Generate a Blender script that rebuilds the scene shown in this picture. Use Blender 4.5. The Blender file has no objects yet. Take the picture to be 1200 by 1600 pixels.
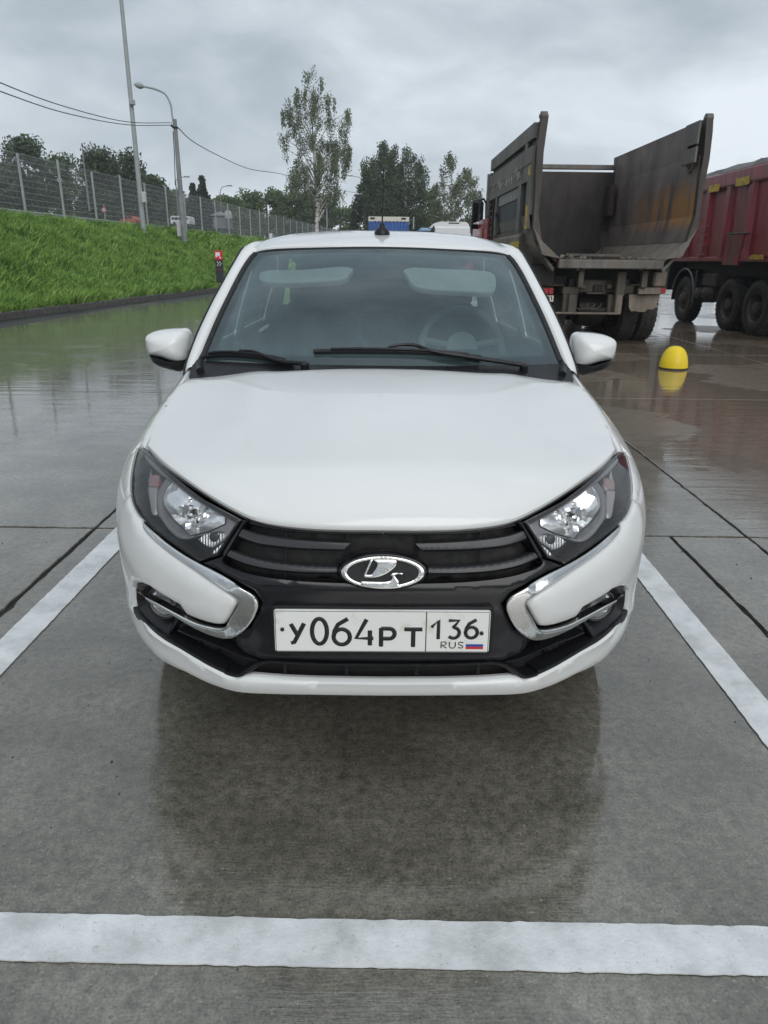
import bpy, bmesh, math, random
import numpy as np
from mathutils import Vector, Matrix
from mathutils.geometry import delaunay_2d_cdt
from math import sin, cos, pi, radians, sqrt, atan2
random.seed(7); rng = np.random.default_rng(11)
SC = bpy.context.scene; COL = SC.collection

# ------------------------------------------------------------------ camera, world, sun, exposure
F_PX, CAM = 1109.0, np.array([-0.0153, 0.0, 1.37])
PITCH, YAW, ROLL = radians(19.6), radians(0.62), radians(0.62)
FW = np.array([sin(YAW)*cos(PITCH), cos(YAW)*cos(PITCH), -sin(PITCH)])
_r = np.array([cos(YAW), -sin(YAW), 0.0]); _u = np.cross(_r, FW)
RT = _r*cos(ROLL)+_u*sin(ROLL); UP = _u*cos(ROLL)-_r*sin(ROLL)
cd = bpy.data.cameras.new('camera'); cam = bpy.data.objects.new('camera', cd); COL.objects.link(cam)
cd.sensor_fit = 'VERTICAL'; cd.sensor_height = 24.0; cd.lens = F_PX/1600*24.0
cd.clip_start = 0.05; cd.clip_end = 3000
M = Matrix.Identity(4)
for i in range(3):
    M[i][0] = RT[i]; M[i][1] = UP[i]; M[i][2] = -FW[i]; M[i][3] = CAM[i]
cam.matrix_world = M; SC.camera = cam
SC.render.engine = 'CYCLES'
SC.cycles.max_bounces = 8; SC.cycles.transparent_max_bounces = 24; SC.cycles.glossy_bounces = 5
SC.cycles.sample_clamp_indirect = 6; SC.cycles.caustics_reflective = False; SC.cycles.caustics_refractive = False
SC.view_settings.view_transform = 'Standard'; SC.view_settings.look = 'None'
SC.view_settings.exposure = 0.52; SC.view_settings.gamma = 1.0

SUN_EL, SUN_AZ = radians(30), radians(165)
w = bpy.data.worlds.new('World'); SC.world = w; w.use_nodes = True
nt = w.node_tree; nt.nodes.clear()
def N(t, typ, **k):
    n = t.nodes.new(typ)
    for a, v in k.items():
        if a.startswith('i_'):
            key = a[2:]
            n.inputs[int(key) if key.isdigit() else key].default_value = v
        else: setattr(n, a, v)
    return n
out = N(nt, 'ShaderNodeOutputWorld')
sky = N(nt, 'ShaderNodeTexSky', sky_type='NISHITA', sun_disc=False, sun_elevation=SUN_EL, sun_rotation=SUN_AZ)
bg1 = N(nt, 'ShaderNodeBackground', i_Strength=0.06); nt.links.new(sky.outputs[0], bg1.inputs[0])
tc = N(nt, 'ShaderNodeTexCoord')
sep = N(nt, 'ShaderNodeSeparateXYZ'); nt.links.new(tc.outputs['Generated'], sep.inputs[0])
# cloud cover: noise on the direction itself, squashed so that the banks lie flat
cmb = N(nt, 'ShaderNodeMapping'); cmb.inputs['Scale'].default_value = (1.0, 1.0, 2.3); cmb.inputs['Location'].default_value = (3.3, 1.2, .4); nt.links.new(tc.outputs['Generated'], cmb.inputs[0])
n1 = N(nt, 'ShaderNodeTexNoise', i_Scale=1.9, i_Detail=6.0, i_Roughness=0.50, i_Distortion=0.35); nt.links.new(cmb.outputs[0], n1.inputs['Vector'])
n2 = N(nt, 'ShaderNodeTexNoise', i_Scale=6.5, i_Detail=6.0, i_Roughness=0.55, i_Distortion=0.5); nt.links.new(cmb.outputs[0], n2.inputs['Vector'])
mixn = N(nt, 'ShaderNodeMath', operation='MULTIPLY_ADD', i_1=0.35); nt.links.new(n2.outputs[0], mixn.inputs[0]); nt.links.new(n1.outputs[0], mixn.inputs[2])
cr = N(nt, 'ShaderNodeValToRGB'); nt.links.new(mixn.outputs[0], cr.inputs[0])
e = cr.color_ramp.elements
e[0].position = 0.46; e[0].color = (0.22, 0.256, 0.295, 1)
e[1].position = 0.84; e[1].color = (0.56, 0.605, 0.645, 1)
m = e.new(0.585); m.color = (0.30, 0.342, 0.380, 1)
m = e.new(0.70); m.color = (0.40, 0.443, 0.483, 1)
# the overcast deck brightens towards the zenith
zr = N(nt, 'ShaderNodeMapRange', i_1=0.58, i_2=1.0, i_3=1.0, i_4=1.6); nt.links.new(sep.outputs[2], zr.inputs[0])
zh = N(nt, 'ShaderNodeMapRange', i_1=0.0, i_2=0.42, i_3=1.26, i_4=1.0); nt.links.new(sep.outputs[2], zh.inputs[0]); zm = N(nt, 'ShaderNodeMath', operation='MULTIPLY'); nt.links.new(zr.outputs[0], zm.inputs[0]); nt.links.new(zh.outputs[0], zm.inputs[1])
bg2 = N(nt, 'ShaderNodeBackground'); nt.links.new(cr.outputs[0], bg2.inputs[0]); nt.links.new(zm.outputs[0], bg2.inputs[1])
mxs = N(nt, 'ShaderNodeMixShader', i_Fac=0.94)
nt.links.new(bg1.outputs[0], mxs.inputs[1]); nt.links.new(bg2.outputs[0], mxs.inputs[2]); nt.links.new(mxs.outputs[0], out.inputs[0])
w.cycles.sampling_method = 'MANUAL'; w.cycles.sample_map_resolution = 512

sd = bpy.data.lights.new('sun', 'SUN'); sd.energy = 1.0; sd.angle = radians(50); sd.color = (1.0, 0.975, 0.94)
so = bpy.data.objects.new('sun', sd); COL.objects.link(so)
# sky sun_rotation is measured from +Y clockwise; the lamp points the same way
sun_dir = Vector((sin(SUN_AZ)*cos(SUN_EL), cos(SUN_AZ)*cos(SUN_EL), sin(SUN_EL)))
so.rotation_euler = sun_dir.to_track_quat('Z', 'Y').to_euler()

# ------------------------------------------------------------------ helpers
def ray(px, py):
    v = FW + RT*(px-600)/F_PX + UP*(800-py)/F_PX
    return v
def at(px, py, Y):
    """the point of the place that stands at distance Y behind photo position (px, py)"""
    v = ray(px, py); return CAM + v*(Y/v[1])
def atz(px, py, Z=0.0):
    v = ray(px, py); return CAM + v*((Z-CAM[2])/v[2])
def project(P):
    d = np.asarray(P, float)-CAM; z = d@FW
    return np.stack([600+F_PX*(d@RT)/z, 800-F_PX*(d@UP)/z], -1)

ORIG = {}
def tag(o, label=None, cat=None, group=None, kind=None):
    if label: o['label'] = label
    if cat: o['category'] = cat
    if group: o['group'] = group
    if kind: o['kind'] = kind
    return o
def empty(name, loc, label=None, cat=None, group=None, rz=0.0, kind=None):
    o = bpy.data.objects.new(name, None); COL.objects.link(o); o.location = loc; o.rotation_euler.z = rz
    o.empty_display_size = 0.2
    ORIG[o.name] = np.array(loc, float) if rz == 0 else np.zeros(3)
    return tag(o, label, cat, group, kind)
def link_mesh(name, V, Fc, mat, parent=None, smooth=True, sharp=35, label=None, mats=None, midx=None, loc=None):
    V = np.asarray(V, float).reshape(-1, 3)
    org = ORIG.get(parent.name, np.zeros(3)) if parent is not None else (np.array(loc, float) if loc is not None else np.zeros(3))
    me = bpy.data.meshes.new(name)
    me.from_pydata((V-org).tolist(), [], [list(map(int, f)) for f in Fc])
    for m_ in (mats or [mat]): me.materials.append(m_)
    if midx is not None: me.polygons.foreach_set('material_index', np.asarray(midx, np.int32))
    if smooth:
        me.polygons.foreach_set('use_smooth', np.ones(len(me.polygons), bool))
        if sharp: me.set_sharp_from_angle(angle=radians(sharp))
    me.update()
    o = bpy.data.objects.new(name, me); COL.objects.link(o)
    if parent is not None: o.parent = parent
    elif loc is not None: o.location = loc
    ORIG[o.name] = org
    if label: o['label'] = label
    return o
def children(o): return list(o.children)
def copy_tree(o, parent=None):
    c = o.copy(); COL.objects.link(c); c.parent = parent
    ORIG[c.name] = ORIG.get(o.name, np.zeros(3))
    for ch in children(o): copy_tree(ch, c)
    return c

class MB:
    """collects shapes, then links them as ONE mesh object"""
    def __init__(s): s.V = []; s.F = []; s.n = 0; s.MI = []; s.mi = 0
    def add(s, V, Fc):
        V = np.asarray(V, float).reshape(-1, 3)
        s.V.append(V); s.F += [[int(i)+s.n for i in f] for f in Fc]; s.MI += [s.mi]*len(Fc); s.n += len(V); return s
    def box(s, c, size, R=None, bev=0.0):
        hx, hy, hz = [a/2 for a in size]
        if bev > 0:
            b = min(bev, hx*.9, hy*.9, hz*.9)
            P = []; idx = {}
            for sx in (-1, 1):
                for sy in (-1, 1):
                    for sz in (-1, 1):
                        for k, (ax, ay, az) in enumerate(((0, b, b), (b, 0, b), (b, b, 0))):
                            idx[(sx, sy, sz, k)] = len(P); P.append((sx*(hx-ax), sy*(hy-ay), sz*(hz-az)))
            Fc = []
            for sg in (-1, 1):
                f = [idx[(sg, a, c_, 0)] for a, c_ in ((-1, -1), (1, -1), (1, 1), (-1, 1))]; Fc.append(f if sg > 0 else f[::-1])
                f = [idx[(a, sg, c_, 1)] for a, c_ in ((-1, -1), (1, -1), (1, 1), (-1, 1))]; Fc.append(f if sg < 0 else f[::-1])
                f = [idx[(a, c_, sg, 2)] for a, c_ in ((-1, -1), (1, -1), (1, 1), (-1, 1))]; Fc.append(f if sg > 0 else f[::-1])
            for a in (-1, 1):
                for c_ in (-1, 1):
                    f = [idx[(a, c_, -1, 0)], idx[(a, c_, 1, 0)], idx[(a, c_, 1, 1)], idx[(a, c_, -1, 1)]]; Fc.append(f if a*c_ < 0 else f[::-1])
                    f = [idx[(a, -1, c_, 0)], idx[(a, 1, c_, 0)], idx[(a, 1, c_, 2)], idx[(a, -1, c_, 2)]]; Fc.append(f if a*c_ > 0 else f[::-1])
                    f = [idx[(-1, a, c_, 1)], idx[(1, a, c_, 1)], idx[(1, a, c_, 2)], idx[(-1, a, c_, 2)]]; Fc.append(f if a*c_ < 0 else f[::-1])
            for sx in (-1, 1):
                for sy in (-1, 1):
                    for sz in (-1, 1):
                        f = [idx[(sx, sy, sz, k)] for k in range(3)]; Fc.append(f if sx*sy*sz > 0 else f[::-1])
        else:
            P = [(x, y, z) for x in (-hx, hx) for y in (-hy, hy) for z in (-hz, hz)]
            Fc = [(0, 1, 3, 2), (4, 6, 7, 5), (0, 4, 5, 1), (2, 3, 7, 6), (0, 2, 6, 4), (1, 5, 7, 3)]
        P = np.array(P)
        if R is not None: P = P@np.asarray(R, float).T
        return s.add(P+np.array(c, float), Fc)
    def bx(s, x0, x1, y0, y1, z0, z1, bev=0.0):
        return s.box(((x0+x1)/2, (y0+y1)/2, (z0+z1)/2), (abs(x1-x0), abs(y1-y0), abs(z1-z0)), None, bev)
    def tube(s, pts, r, n=8, cap=True, squash=None):
        """a round bar along pts; r one radius or one per point"""
        pts = [np.array(p, float) for p in pts]; k = len(pts)
        rs = [r]*k if np.isscalar(r) else list(r)
        V = []; up0 = None
        for i, p in enumerate(pts):
            t = (pts[min(i+1, k-1)]-pts[max(i-1, 0)]); t = t/(np.linalg.norm(t)+1e-12)
            if up0 is None:
                up0 = np.array([0, 0, 1.]) if abs(t[2]) < .9 else np.array([1., 0, 0])
            a = np.cross(t, up0); a /= np.linalg.norm(a)+1e-12; b = np.cross(a, t); up0 = b
            for j in range(n):
                th = 2*pi*j/n; V.append(p+rs[i]*(cos(th)*a+sin(th)*b))
        Fc = [(i*n+j, i*n+(j+1) % n, (i+1)*n+(j+1) % n, (i+1)*n+j) for i in range(k-1) for j in range(n)]
        Fc = [f[::-1] for f in Fc]
        if cap: Fc += [tuple(range(n)), tuple(range((k-1)*n, k*n))[::-1]]
        return s.add(V, Fc)
    def lathe(s, prof, c, axis=(0, 0, 1), n=32, cap=True):
        """prof: (radius, height) pairs turned round axis at c"""
        ax = np.array(axis, float); ax /= np.linalg.norm(ax)
        a = np.cross(ax, (0, 0, 1.) if abs(ax[2]) < .9 else (1., 0, 0)); a /= np.linalg.norm(a); b = np.cross(ax, a)
        V = []; c = np.array(c, float)
        for r_, h_ in prof:
            for j in range(n):
                th = 2*pi*j/n; V.append(c+ax*h_+r_*(cos(th)*a+sin(th)*b))
        k = len(prof)
        Fc = [(i*n+j, i*n+(j+1) % n, (i+1)*n+(j+1) % n, (i+1)*n+j) for i in range(k-1) for j in range(n)]
        if cap:
            if prof[0][0] > 1e-5: Fc.append(tuple(range(n))[::-1])
            if prof[-1][0] > 1e-5: Fc.append(tuple(range((k-1)*n, k*n)))
        return s.add(V, Fc)
    def prism(s, poly, d, flip=False):
        """closed outline (3-D points) pushed along vector d"""
        P = np.array(poly, float); n = len(P); d = np.array(d, float)
        Fc = [tuple(range(n))[::-1], tuple(range(n, 2*n))]+[(i, (i+1) % n, n+(i+1) % n, n+i) for i in range(n)]
        if flip: Fc = [f[::-1] for f in Fc]
        return s.add(np.vstack([P, P+d]), Fc)
    def grid(s, G, closed_u=False, flip=False):
        G = np.asarray(G, float); a, b = G.shape[:2]
        Fc = []
        for i in range(a-1):
            for j in range(b-1 if not closed_u else b):
                f = (i*b+j, i*b+(j+1) % b, (i+1)*b+(j+1) % b, (i+1)*b+j); Fc.append(f[::-1] if flip else f)
        return s.add(G.reshape(-1, 3), Fc)
    def mirror(s):
        V = np.vstack(s.V); W = V*np.array([-1, 1, 1.])
        F0 = list(s.F); M0 = list(s.MI)
        s.V = [V, W]; s.F = F0+[[i+len(V) for i in f][::-1] for f in F0]; s.MI = M0+M0; s.n = 2*len(V); return s
    def build(s, name, mat, parent=None, smooth=False, sharp=35, label=None, side=1, loc=None, mats=None):
        V = np.vstack(s.V); Fc = s.F
        if side < 0: V = V*np.array([-1, 1, 1.]); Fc = [f[::-1] for f in Fc]
        return link_mesh(name, V, Fc, mat, parent, smooth, sharp, label, mats=mats, midx=s.MI if mats else None, loc=loc)

class Spl:
    """natural cubic spline"""
    def __init__(s, x, y):
        s.x = x = np.array(x, float); s.y = y = np.array(y, float); n = len(x); h = np.diff(x)
        A = np.zeros((n, n)); r = np.zeros((n,)+y.shape[1:]); A[0, 0] = A[-1, -1] = 1
        for i in range(1, n-1):
            A[i, i-1] = h[i-1]; A[i, i] = 2*(h[i-1]+h[i]); A[i, i+1] = h[i]
            r[i] = 6*((y[i+1]-y[i])/h[i]-(y[i]-y[i-1])/h[i-1])
        s.m = np.linalg.solve(A, r); s.h = h
    def __call__(s, t):
        t = np.asarray(t, float); i = np.clip(np.searchsorted(s.x, t)-1, 0, len(s.x)-2)
        tc_ = np.clip(t, s.x[0], s.x[-1])
        h = s.h[i]; a = (s.x[i+1]-tc_)/h; b = (tc_-s.x[i])/h
        v = a*s.y[i]+b*s.y[i+1]+((a**3-a)*s.m[i]+(b**3-b)*s.m[i+1])*h*h/6
        # straight on beyond the ends
        n = len(s.x)-1
        d0 = (s.y[1]-s.y[0])/s.h[0]-s.h[0]*s.m[1]/6; d1 = (s.y[n]-s.y[n-1])/s.h[n-1]+s.h[n-1]*s.m[n-1]/6
        return v+np.where(t < s.x[0], (t-s.x[0])*d0, 0)+np.where(t > s.x[-1], (t-s.x[-1])*d1, 0)

def smooth_line(pts, n=6, closed=False, corners=()):
    """centripetal Catmull-Rom through pts; indices in corners stay sharp"""
    P = [np.array(p, float) for p in pts]; k = len(P); res = []
    segs = k if closed else k-1
    for i in range(segs):
        p1, p2 = P[i], P[(i+1) % k]
        p0 = P[(i-1) % k] if (closed or i > 0) else 2*p1-p2
        p3 = P[(i+2) % k] if (closed or i < k-2) else 2*p2-p1
        if i in corners: p0 = 2*p1-p2
        if (i+1) % k in corners: p3 = 2*p2-p1
        d1 = np.linalg.norm(p1-p0)**.5+1e-9; d2 = np.linalg.norm(p2-p1)**.5+1e-9; d3 = np.linalg.norm(p3-p2)**.5+1e-9
        m1 = (p1-p0)/d1-(p2-p0)/(d1+d2)+(p2-p1)/d2; m2 = (p2-p1)/d2-(p3-p1)/(d2+d3)+(p3-p2)/d3
        m1 *= d2; m2 *= d2
        for j in range(n):
            t = j/n; t2 = t*t; t3 = t2*t
            res.append((2*t3-3*t2+1)*p1+(t3-2*t2+t)*m1+(-2*t3+3*t2)*p2+(t3-t2)*m2)
    if not closed: res.append(P[-1])
    return np.array(res)
def resample(P, h, closed=True):
    P = np.asarray(P, float); Q = np.vstack([P, P[:1]]) if closed else P
    out_ = []
    for a, b in zip(Q[:-1], Q[1:]):
        L = np.linalg.norm(b-a)
        if L < 1e-6: continue
        k = max(1, int(round(L/h)))
        for j in range(k): out_.append(a+(b-a)*j/k)
    if not closed: out_.append(Q[-1])
    return np.array(out_)
def inside(pts, poly):
    x, y = pts[:, 0][:, None], pts[:, 1][:, None]
    a = poly; b = np.roll(poly, -1, 0)
    c = ((a[:, 1] > y) != (b[:, 1] > y))
    with np.errstate(divide='ignore', invalid='ignore'):
        xi = (b[:, 0]-a[:, 0])*(y-a[:, 1])/(b[:, 1]-a[:, 1])+a[:, 0]
    return (np.sum(c & (x < xi), 1) % 2) == 1
def pdist(pts, poly):
    a = poly; b = np.roll(poly, -1, 0); ab = b-a; L = (ab**2).sum(1)+1e-18
    res = np.empty(len(pts))
    for i in range(0, len(pts), 2000):
        p = pts[i:i+2000][:, None, :]-a[None]
        t = np.clip((p*ab[None]).sum(2)/L, 0, 1)
        d = p-ab[None]*t[..., None]; res[i:i+2000] = np.sqrt((d**2).sum(2).min(1))
    return res
def area2(P): x, y = P[:, 0], P[:, 1]; return float(np.sum(x*np.roll(y, -1)-y*np.roll(x, -1)))
def surf_n(surf, P, e_=1e-3):
    a = surf(P+np.array([e_, 0]))-surf(P-np.array([e_, 0])); b = surf(P+np.array([0, e_]))-surf(P-np.array([0, e_]))
    n = np.cross(a, b); return n/(np.linalg.norm(n, axis=1)[:, None]+1e-12)
def panel(name, outline, surf, mat, parent, h=0.014, off=0.0, er=0.004, skirt=0.012, holes=(), side=1, disp=None,
          label=None, sharp=42, smooth=True, flip=False, attr=None):
    """a sheet of the surface cut to an outline, with a rounded rim and turned-in edges: real thickness at every gap"""
    loops = [resample(outline, h)]+[resample(q, h) for q in holes]
    if area2(loops[0]) < 0: loops[0] = loops[0][::-1]
    for i in range(1, len(loops)):
        if area2(loops[i]) > 0: loops[i] = loops[i][::-1]
    lo, hi = loops[0].min(0), loops[0].max(0)
    gx = np.arange(lo[0]+h*.5, hi[0], h); gy = np.arange(lo[1]+h*.5, hi[1], h)
    G = np.array([(x+(h/2 if j % 2 else 0), y) for j, y in enumerate(gy) for x in gx])
    ins = []
    if er > 0:
        for L in loops:
            t = np.roll(L, -1, 0)-np.roll(L, 1, 0); t /= np.linalg.norm(t, axis=1)[:, None]+1e-12
            nn = np.stack([-t[:, 1], t[:, 0]], 1)
            ins.append((L+nn*er, er)); ins.append((L+nn*er*.35, er*.35))
    allp = []
    for Q, d0 in ins:
        q = Q[inside(Q, loops[0])]
        for L in loops[1:]: q = q[~inside(q, L)]
        if len(q):
            dd = np.min([pdist(q, L) for L in loops], 0); allp.append(q[dd > d0*.9])
    if len(G):
        q = G[inside(G, loops[0])]
        for L in loops[1:]:
            if len(q): q = q[~inside(q, L)]
        if len(q):
            dd = np.min([pdist(q, L) for L in loops], 0); allp.append(q[dd > er+h*.35])
    B = np.vstack(loops); pts = np.vstack([B]+allp) if allp else B
    E_ = []; k = 0
    for L in loops:
        n = len(L); E_ += [(k+i, k+(i+1) % n) for i in range(n)]; k += n
    r = delaunay_2d_cdt([Vector((float(a), float(b))) for a, b in pts], E_, [], 0, 1e-7)
    V2 = np.array([(v.x, v.y) for v in r[0]]); T = np.array([f for f in r[2] if len(f) == 3])
    C_ = V2[T].mean(1); keep = inside(C_, loops[0])
    for L in loops[1:]: keep &= ~inside(C_, L)
    T = T[keep]
    d_ = np.min([pdist(V2, L) for L in loops], 0)
    o_ = np.full(len(V2), float(off))
    if er > 0:
        q = 1-np.clip(d_/er, 0, 1); o_ -= er*(1-np.sqrt(np.maximum(0, 1-q*q)))
    if disp is not None: o_ += disp(V2, d_)
    P3 = surf(V2); Nn = surf_n(surf, V2)
    W = P3+Nn*o_[:, None]
    Fc = [tuple(t) for t in T]
    # orientation
    a, b, c = V2[T[:, 0]], V2[T[:, 1]], V2[T[:, 2]]
    cr_ = (b[:, 0]-a[:, 0])*(c[:, 1]-a[:, 1])-(b[:, 1]-a[:, 1])*(c[:, 0]-a[:, 0])
    Fc = [t if s_ > 0 else t[::-1] for t, s_ in zip(Fc, cr_)]
    if skirt > 0:
        # boundary edges = edges used once
        cnt = {}
        for f in Fc:
            for i in range(3):
                e1, e2 = f[i], f[(i+1) % 3]
                if (e2, e1) in cnt: cnt[(e2, e1)] = 0
                else: cnt[(e1, e2)] = 1
        bd = [k_ for k_, v in cnt.items() if v]
        ids = sorted({i for e_ in bd for i in e_}); mp = {i: len(W)+j for j, i in enumerate(ids)}
        W = np.vstack([W, W[ids]-Nn[ids]*skirt])
        Fc += [(e1, mp[e1], mp[e2], e2) for e1, e2 in bd]
        Fc[-len(bd):] = [f[::-1] for f in Fc[-len(bd):]]
    if flip: Fc = [f[::-1] for f in Fc]
    if side < 0: W = W*np.array([-1, 1, 1.]); Fc = [f[::-1] for f in Fc]
    o = link_mesh(name, W, Fc, mat, parent, smooth, sharp, label)
    if attr:
        at_ = o.data.attributes.new(attr, 'FLOAT', 'POINT'); v_ = np.zeros(len(W)); v_[:len(d_)] = d_; at_.data.foreach_set('value', v_.astype(np.float32))
    return o
def odist(pts, line):
    a = line[:-1]; ab = line[1:]-a; L = (ab**2).sum(1)+1e-18; p = pts[:, None, :]-a[None]; t = np.clip((p*ab[None]).sum(2)/L, 0, 1); d = p-ab[None]*t[..., None]
    return np.sqrt((d**2).sum(2).min(1))
# ------------------------------------------------------------------ materials
MATS = {}
def princ(name, col, rough=0.5, metal=0.0, spec=0.5, coat=0.0, coatr=0.05, ior=1.45):
    m_ = bpy.data.materials.new(name); m_.use_nodes = True; t = m_.node_tree; b = t.nodes['Principled BSDF']
    b.inputs['Base Color'].default_value = (*col, 1); b.inputs['Roughness'].default_value = rough
    b.inputs['Metallic'].default_value = metal; b.inputs['Specular IOR Level'].default_value = spec
    b.inputs['Coat Weight'].default_value = coat; b.inputs['Coat Roughness'].default_value = coatr; b.inputs['IOR'].default_value = ior
    MATS[name] = m_; return m_, t, b
def texco(t, space='pos'):
    if space == 'pos': return N(t, 'ShaderNodeNewGeometry').outputs['Position']
    return N(t, 'ShaderNodeTexCoord').outputs['Object']
def noise(t, co, scale, detail=4, rough=.55, dist=0.0, stretch=None):
    if stretch is not None:
        mp = N(t, 'ShaderNodeMapping'); mp.inputs['Scale'].default_value = stretch; t.links.new(co, mp.inputs[0]); co = mp.outputs[0]
    n = N(t, 'ShaderNodeTexNoise', i_Scale=scale, i_Detail=float(detail), i_Roughness=rough, i_Distortion=dist); t.links.new(co, n.inputs['Vector']); return n.outputs[0]
def ramp(t, fac, stops):
    r = N(t, 'ShaderNodeValToRGB'); t.links.new(fac, r.inputs[0]); el = r.color_ramp.elements
    while len(el) < len(stops): el.new(0.5)
    for e_, (p, c) in zip(el, stops):
        e_.position = p; e_.color = (*c, 1) if len(c) == 3 else c
    return r.outputs[0]
def vramp(t, fac, a, b, lo=0.0, hi=1.0):
    r = N(t, 'ShaderNodeMapRange', i_1=a, i_2=b, i_3=lo, i_4=hi); r.clamp = True; t.links.new(fac, r.inputs[0]); return r.outputs[0]
def mixc(t, fac, a, b, mode='MIX'):
    n = N(t, 'ShaderNodeMix', data_type='RGBA', blend_type=mode)
    for sock, v in ((n.inputs[0], fac), (n.inputs[6], a), (n.inputs[7], b)):
        if isinstance(v, (int, float)): sock.default_value = v
        elif isinstance(v, tuple): sock.default_value = (*v, 1) if len(v) == 3 else v
        else: t.links.new(v, sock)
    return n.outputs[2]
def mathn(t, op, a, b=None, c=None):
    n = N(t, 'ShaderNodeMath', operation=op)
    for i, v in enumerate((a, b, c)):
        if v is None: continue
        if isinstance(v, (int, float)): n.inputs[i].default_value = v
        else: t.links.new(v, n.inputs[i])
    return n.outputs[0]
def bump(t, b, height, strength=.3, dist=.01, sock='Normal'):
    n = N(t, 'ShaderNodeBump', i_Strength=strength, i_Distance=dist); t.links.new(height, n.inputs['Height']); t.links.new(n.outputs[0], b.inputs[sock]); return n
def rough_mat(name, col, rough=.6, var=.35, scale=8, metal=0, bumps=.15, space='pos', bd=.004, spec=.5, col2=None):
    m_, t, b = princ(name, col, rough, metal, spec)
    co = texco(t, space); n = noise(t, co, scale, 5)
    c2 = col2 or tuple(c*(1-var) for c in col)
    t.links.new(ramp(t, n, [(.35, c2), (.65, col)]), b.inputs['Base Color'])
    t.links.new(vramp(t, noise(t, co, scale*2.3, 4), .3, .7, max(0, rough-.12), min(1, rough+.15)), b.inputs['Roughness'])
    if bumps: bump(t, b, noise(t, co, scale*6, 4), bumps, bd)
    return m_

# --- paint with rain on it
def drops(t, co, b, amount=.5, scale=240, sock='Normal', strength=.35, also_coat=True):
    vo = N(t, 'ShaderNodeTexVoronoi', feature='F1', i_Scale=float(scale), i_Randomness=1.0); t.links.new(co, vo.inputs['Vector'])
    sp = N(t, 'ShaderNodeSeparateColor'); t.links.new(vo.outputs['Color'], sp.inputs[0])
    rad = mathn(t, 'MULTIPLY', mathn(t, 'GREATER_THAN', sp.outputs[0], 1-amount), mathn(t, 'MULTIPLY_ADD', sp.outputs[1], .28, .16))
    hgt = mathn(t, 'SMOOTH_MAX', mathn(t, 'SUBTRACT', rad, vo.outputs['Distance']), 0.0, .06)
    n = N(t, 'ShaderNodeBump', i_Strength=strength, i_Distance=.6/scale); t.links.new(hgt, n.inputs['Height'])
    t.links.new(n.outputs[0], b.inputs[sock])
    if also_coat: t.links.new(n.outputs[0], b.inputs['Coat Normal'])
    return n
def paint(name, col, dr=.35):
    m_, t, b = princ(name, col, .45, 0, .5, 1.0, .06)
    co = texco(t); d = noise(t, co, 2.2, 5)
    t.links.new(ramp(t, d, [(.3, tuple(c*.965 for c in col)), (.7, col)]), b.inputs['Base Color'])
    t.links.new(vramp(t, noise(t, co, 5, 4), .35, .65, .05, .13), b.inputs['Coat Roughness'])
    drops(t, co, b, dr, 210, strength=.22)
    return m_
WHITE = paint('white_car_paint', (.745, .75, .738))
WHITE_WET = paint('white_paint_beaded', (.745, .75, .738), .75)
def black_plastic(name, col=(.012, .012, .014), rough=.22, coat=.6, dst=.1):
    m_, t, b = princ(name, col, rough, 0, .3, coat, .08)
    co = texco(t); t.links.new(vramp(t, noise(t, co, 14, 5), .35, .7, rough*.75, rough*1.5), b.inputs['Roughness'])
    drops(t, co, b, .25, 260, strength=dst)
    return m_
GLOSS_BLACK = black_plastic('gloss_black_plastic', (.006, .006, .008), .16, .45, .03)
SATIN_BLACK = black_plastic('satin_black_plastic', (.011, .011, .013), .34, .1, .06)
SLAT = black_plastic('grille_slat_plastic', (.035, .035, .038), .3, .4)
MATT_BLACK = rough_mat('matt_black', (.012, .012, .013), .6, .3, 20)
RUBBER = rough_mat('rubber', (.018, .018, .019), .65, .3, 20)
TYRE_DIRTY = rough_mat('muddy_tyre_rubber', (.034, .030, .026), .7, .5, 6, col2=(.014, .013, .012))
def chrome(name, col=(.62, .62, .61), rough=.10):
    m_, t, b = princ(name, col, rough, 1.0)
    co = texco(t); t.links.new(vramp(t, noise(t, co, 40, 4), .4, .7, rough*.7, rough*2.4), b.inputs['Roughness'])
    drops(t, co, b, .5, 260, strength=.25, also_coat=False); return m_
CHROME = chrome('chrome')
CHROME_SATIN = chrome('satin_chrome', (.70, .69, .67), .16)
REFLECTOR, _t, _b = princ('lamp_reflector', (.88, .885, .89), .2, .8)
BEZEL, _t, _b = princ('lamp_bezel_grey', (.25, .25, .26), .4)
LAMP_BLACK, _t, _b = princ('lamp_housing_black', (.028, .028, .030), .35)
AMBER, _t, _b = princ('indicator_lens', (.62, .58, .57), .2, .5)
SIDE_RED, _t, _b = princ('pinkish_indicator_lens', (.50, .33, .32), .25, .3); _t.links.new(ramp(_t, noise(_t, texco(_t), 30, 3, .6, .5), [(.42, (.42, .36, .36)), (.55, (.60, .20, .17)), (.66, (.75, .70, .70))]), _b.inputs['Base Color'])
RIBBED, _t, _b = princ('ribbed_lamp_insert', (.72, .73, .74), .18, .75)
_w = N(_t, 'ShaderNodeTexWave', i_Scale=42.0); _t.links.new(texco(_t), _w.inputs[0]); bump(_t, _b, _w.outputs[1], .8, .004)
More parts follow.
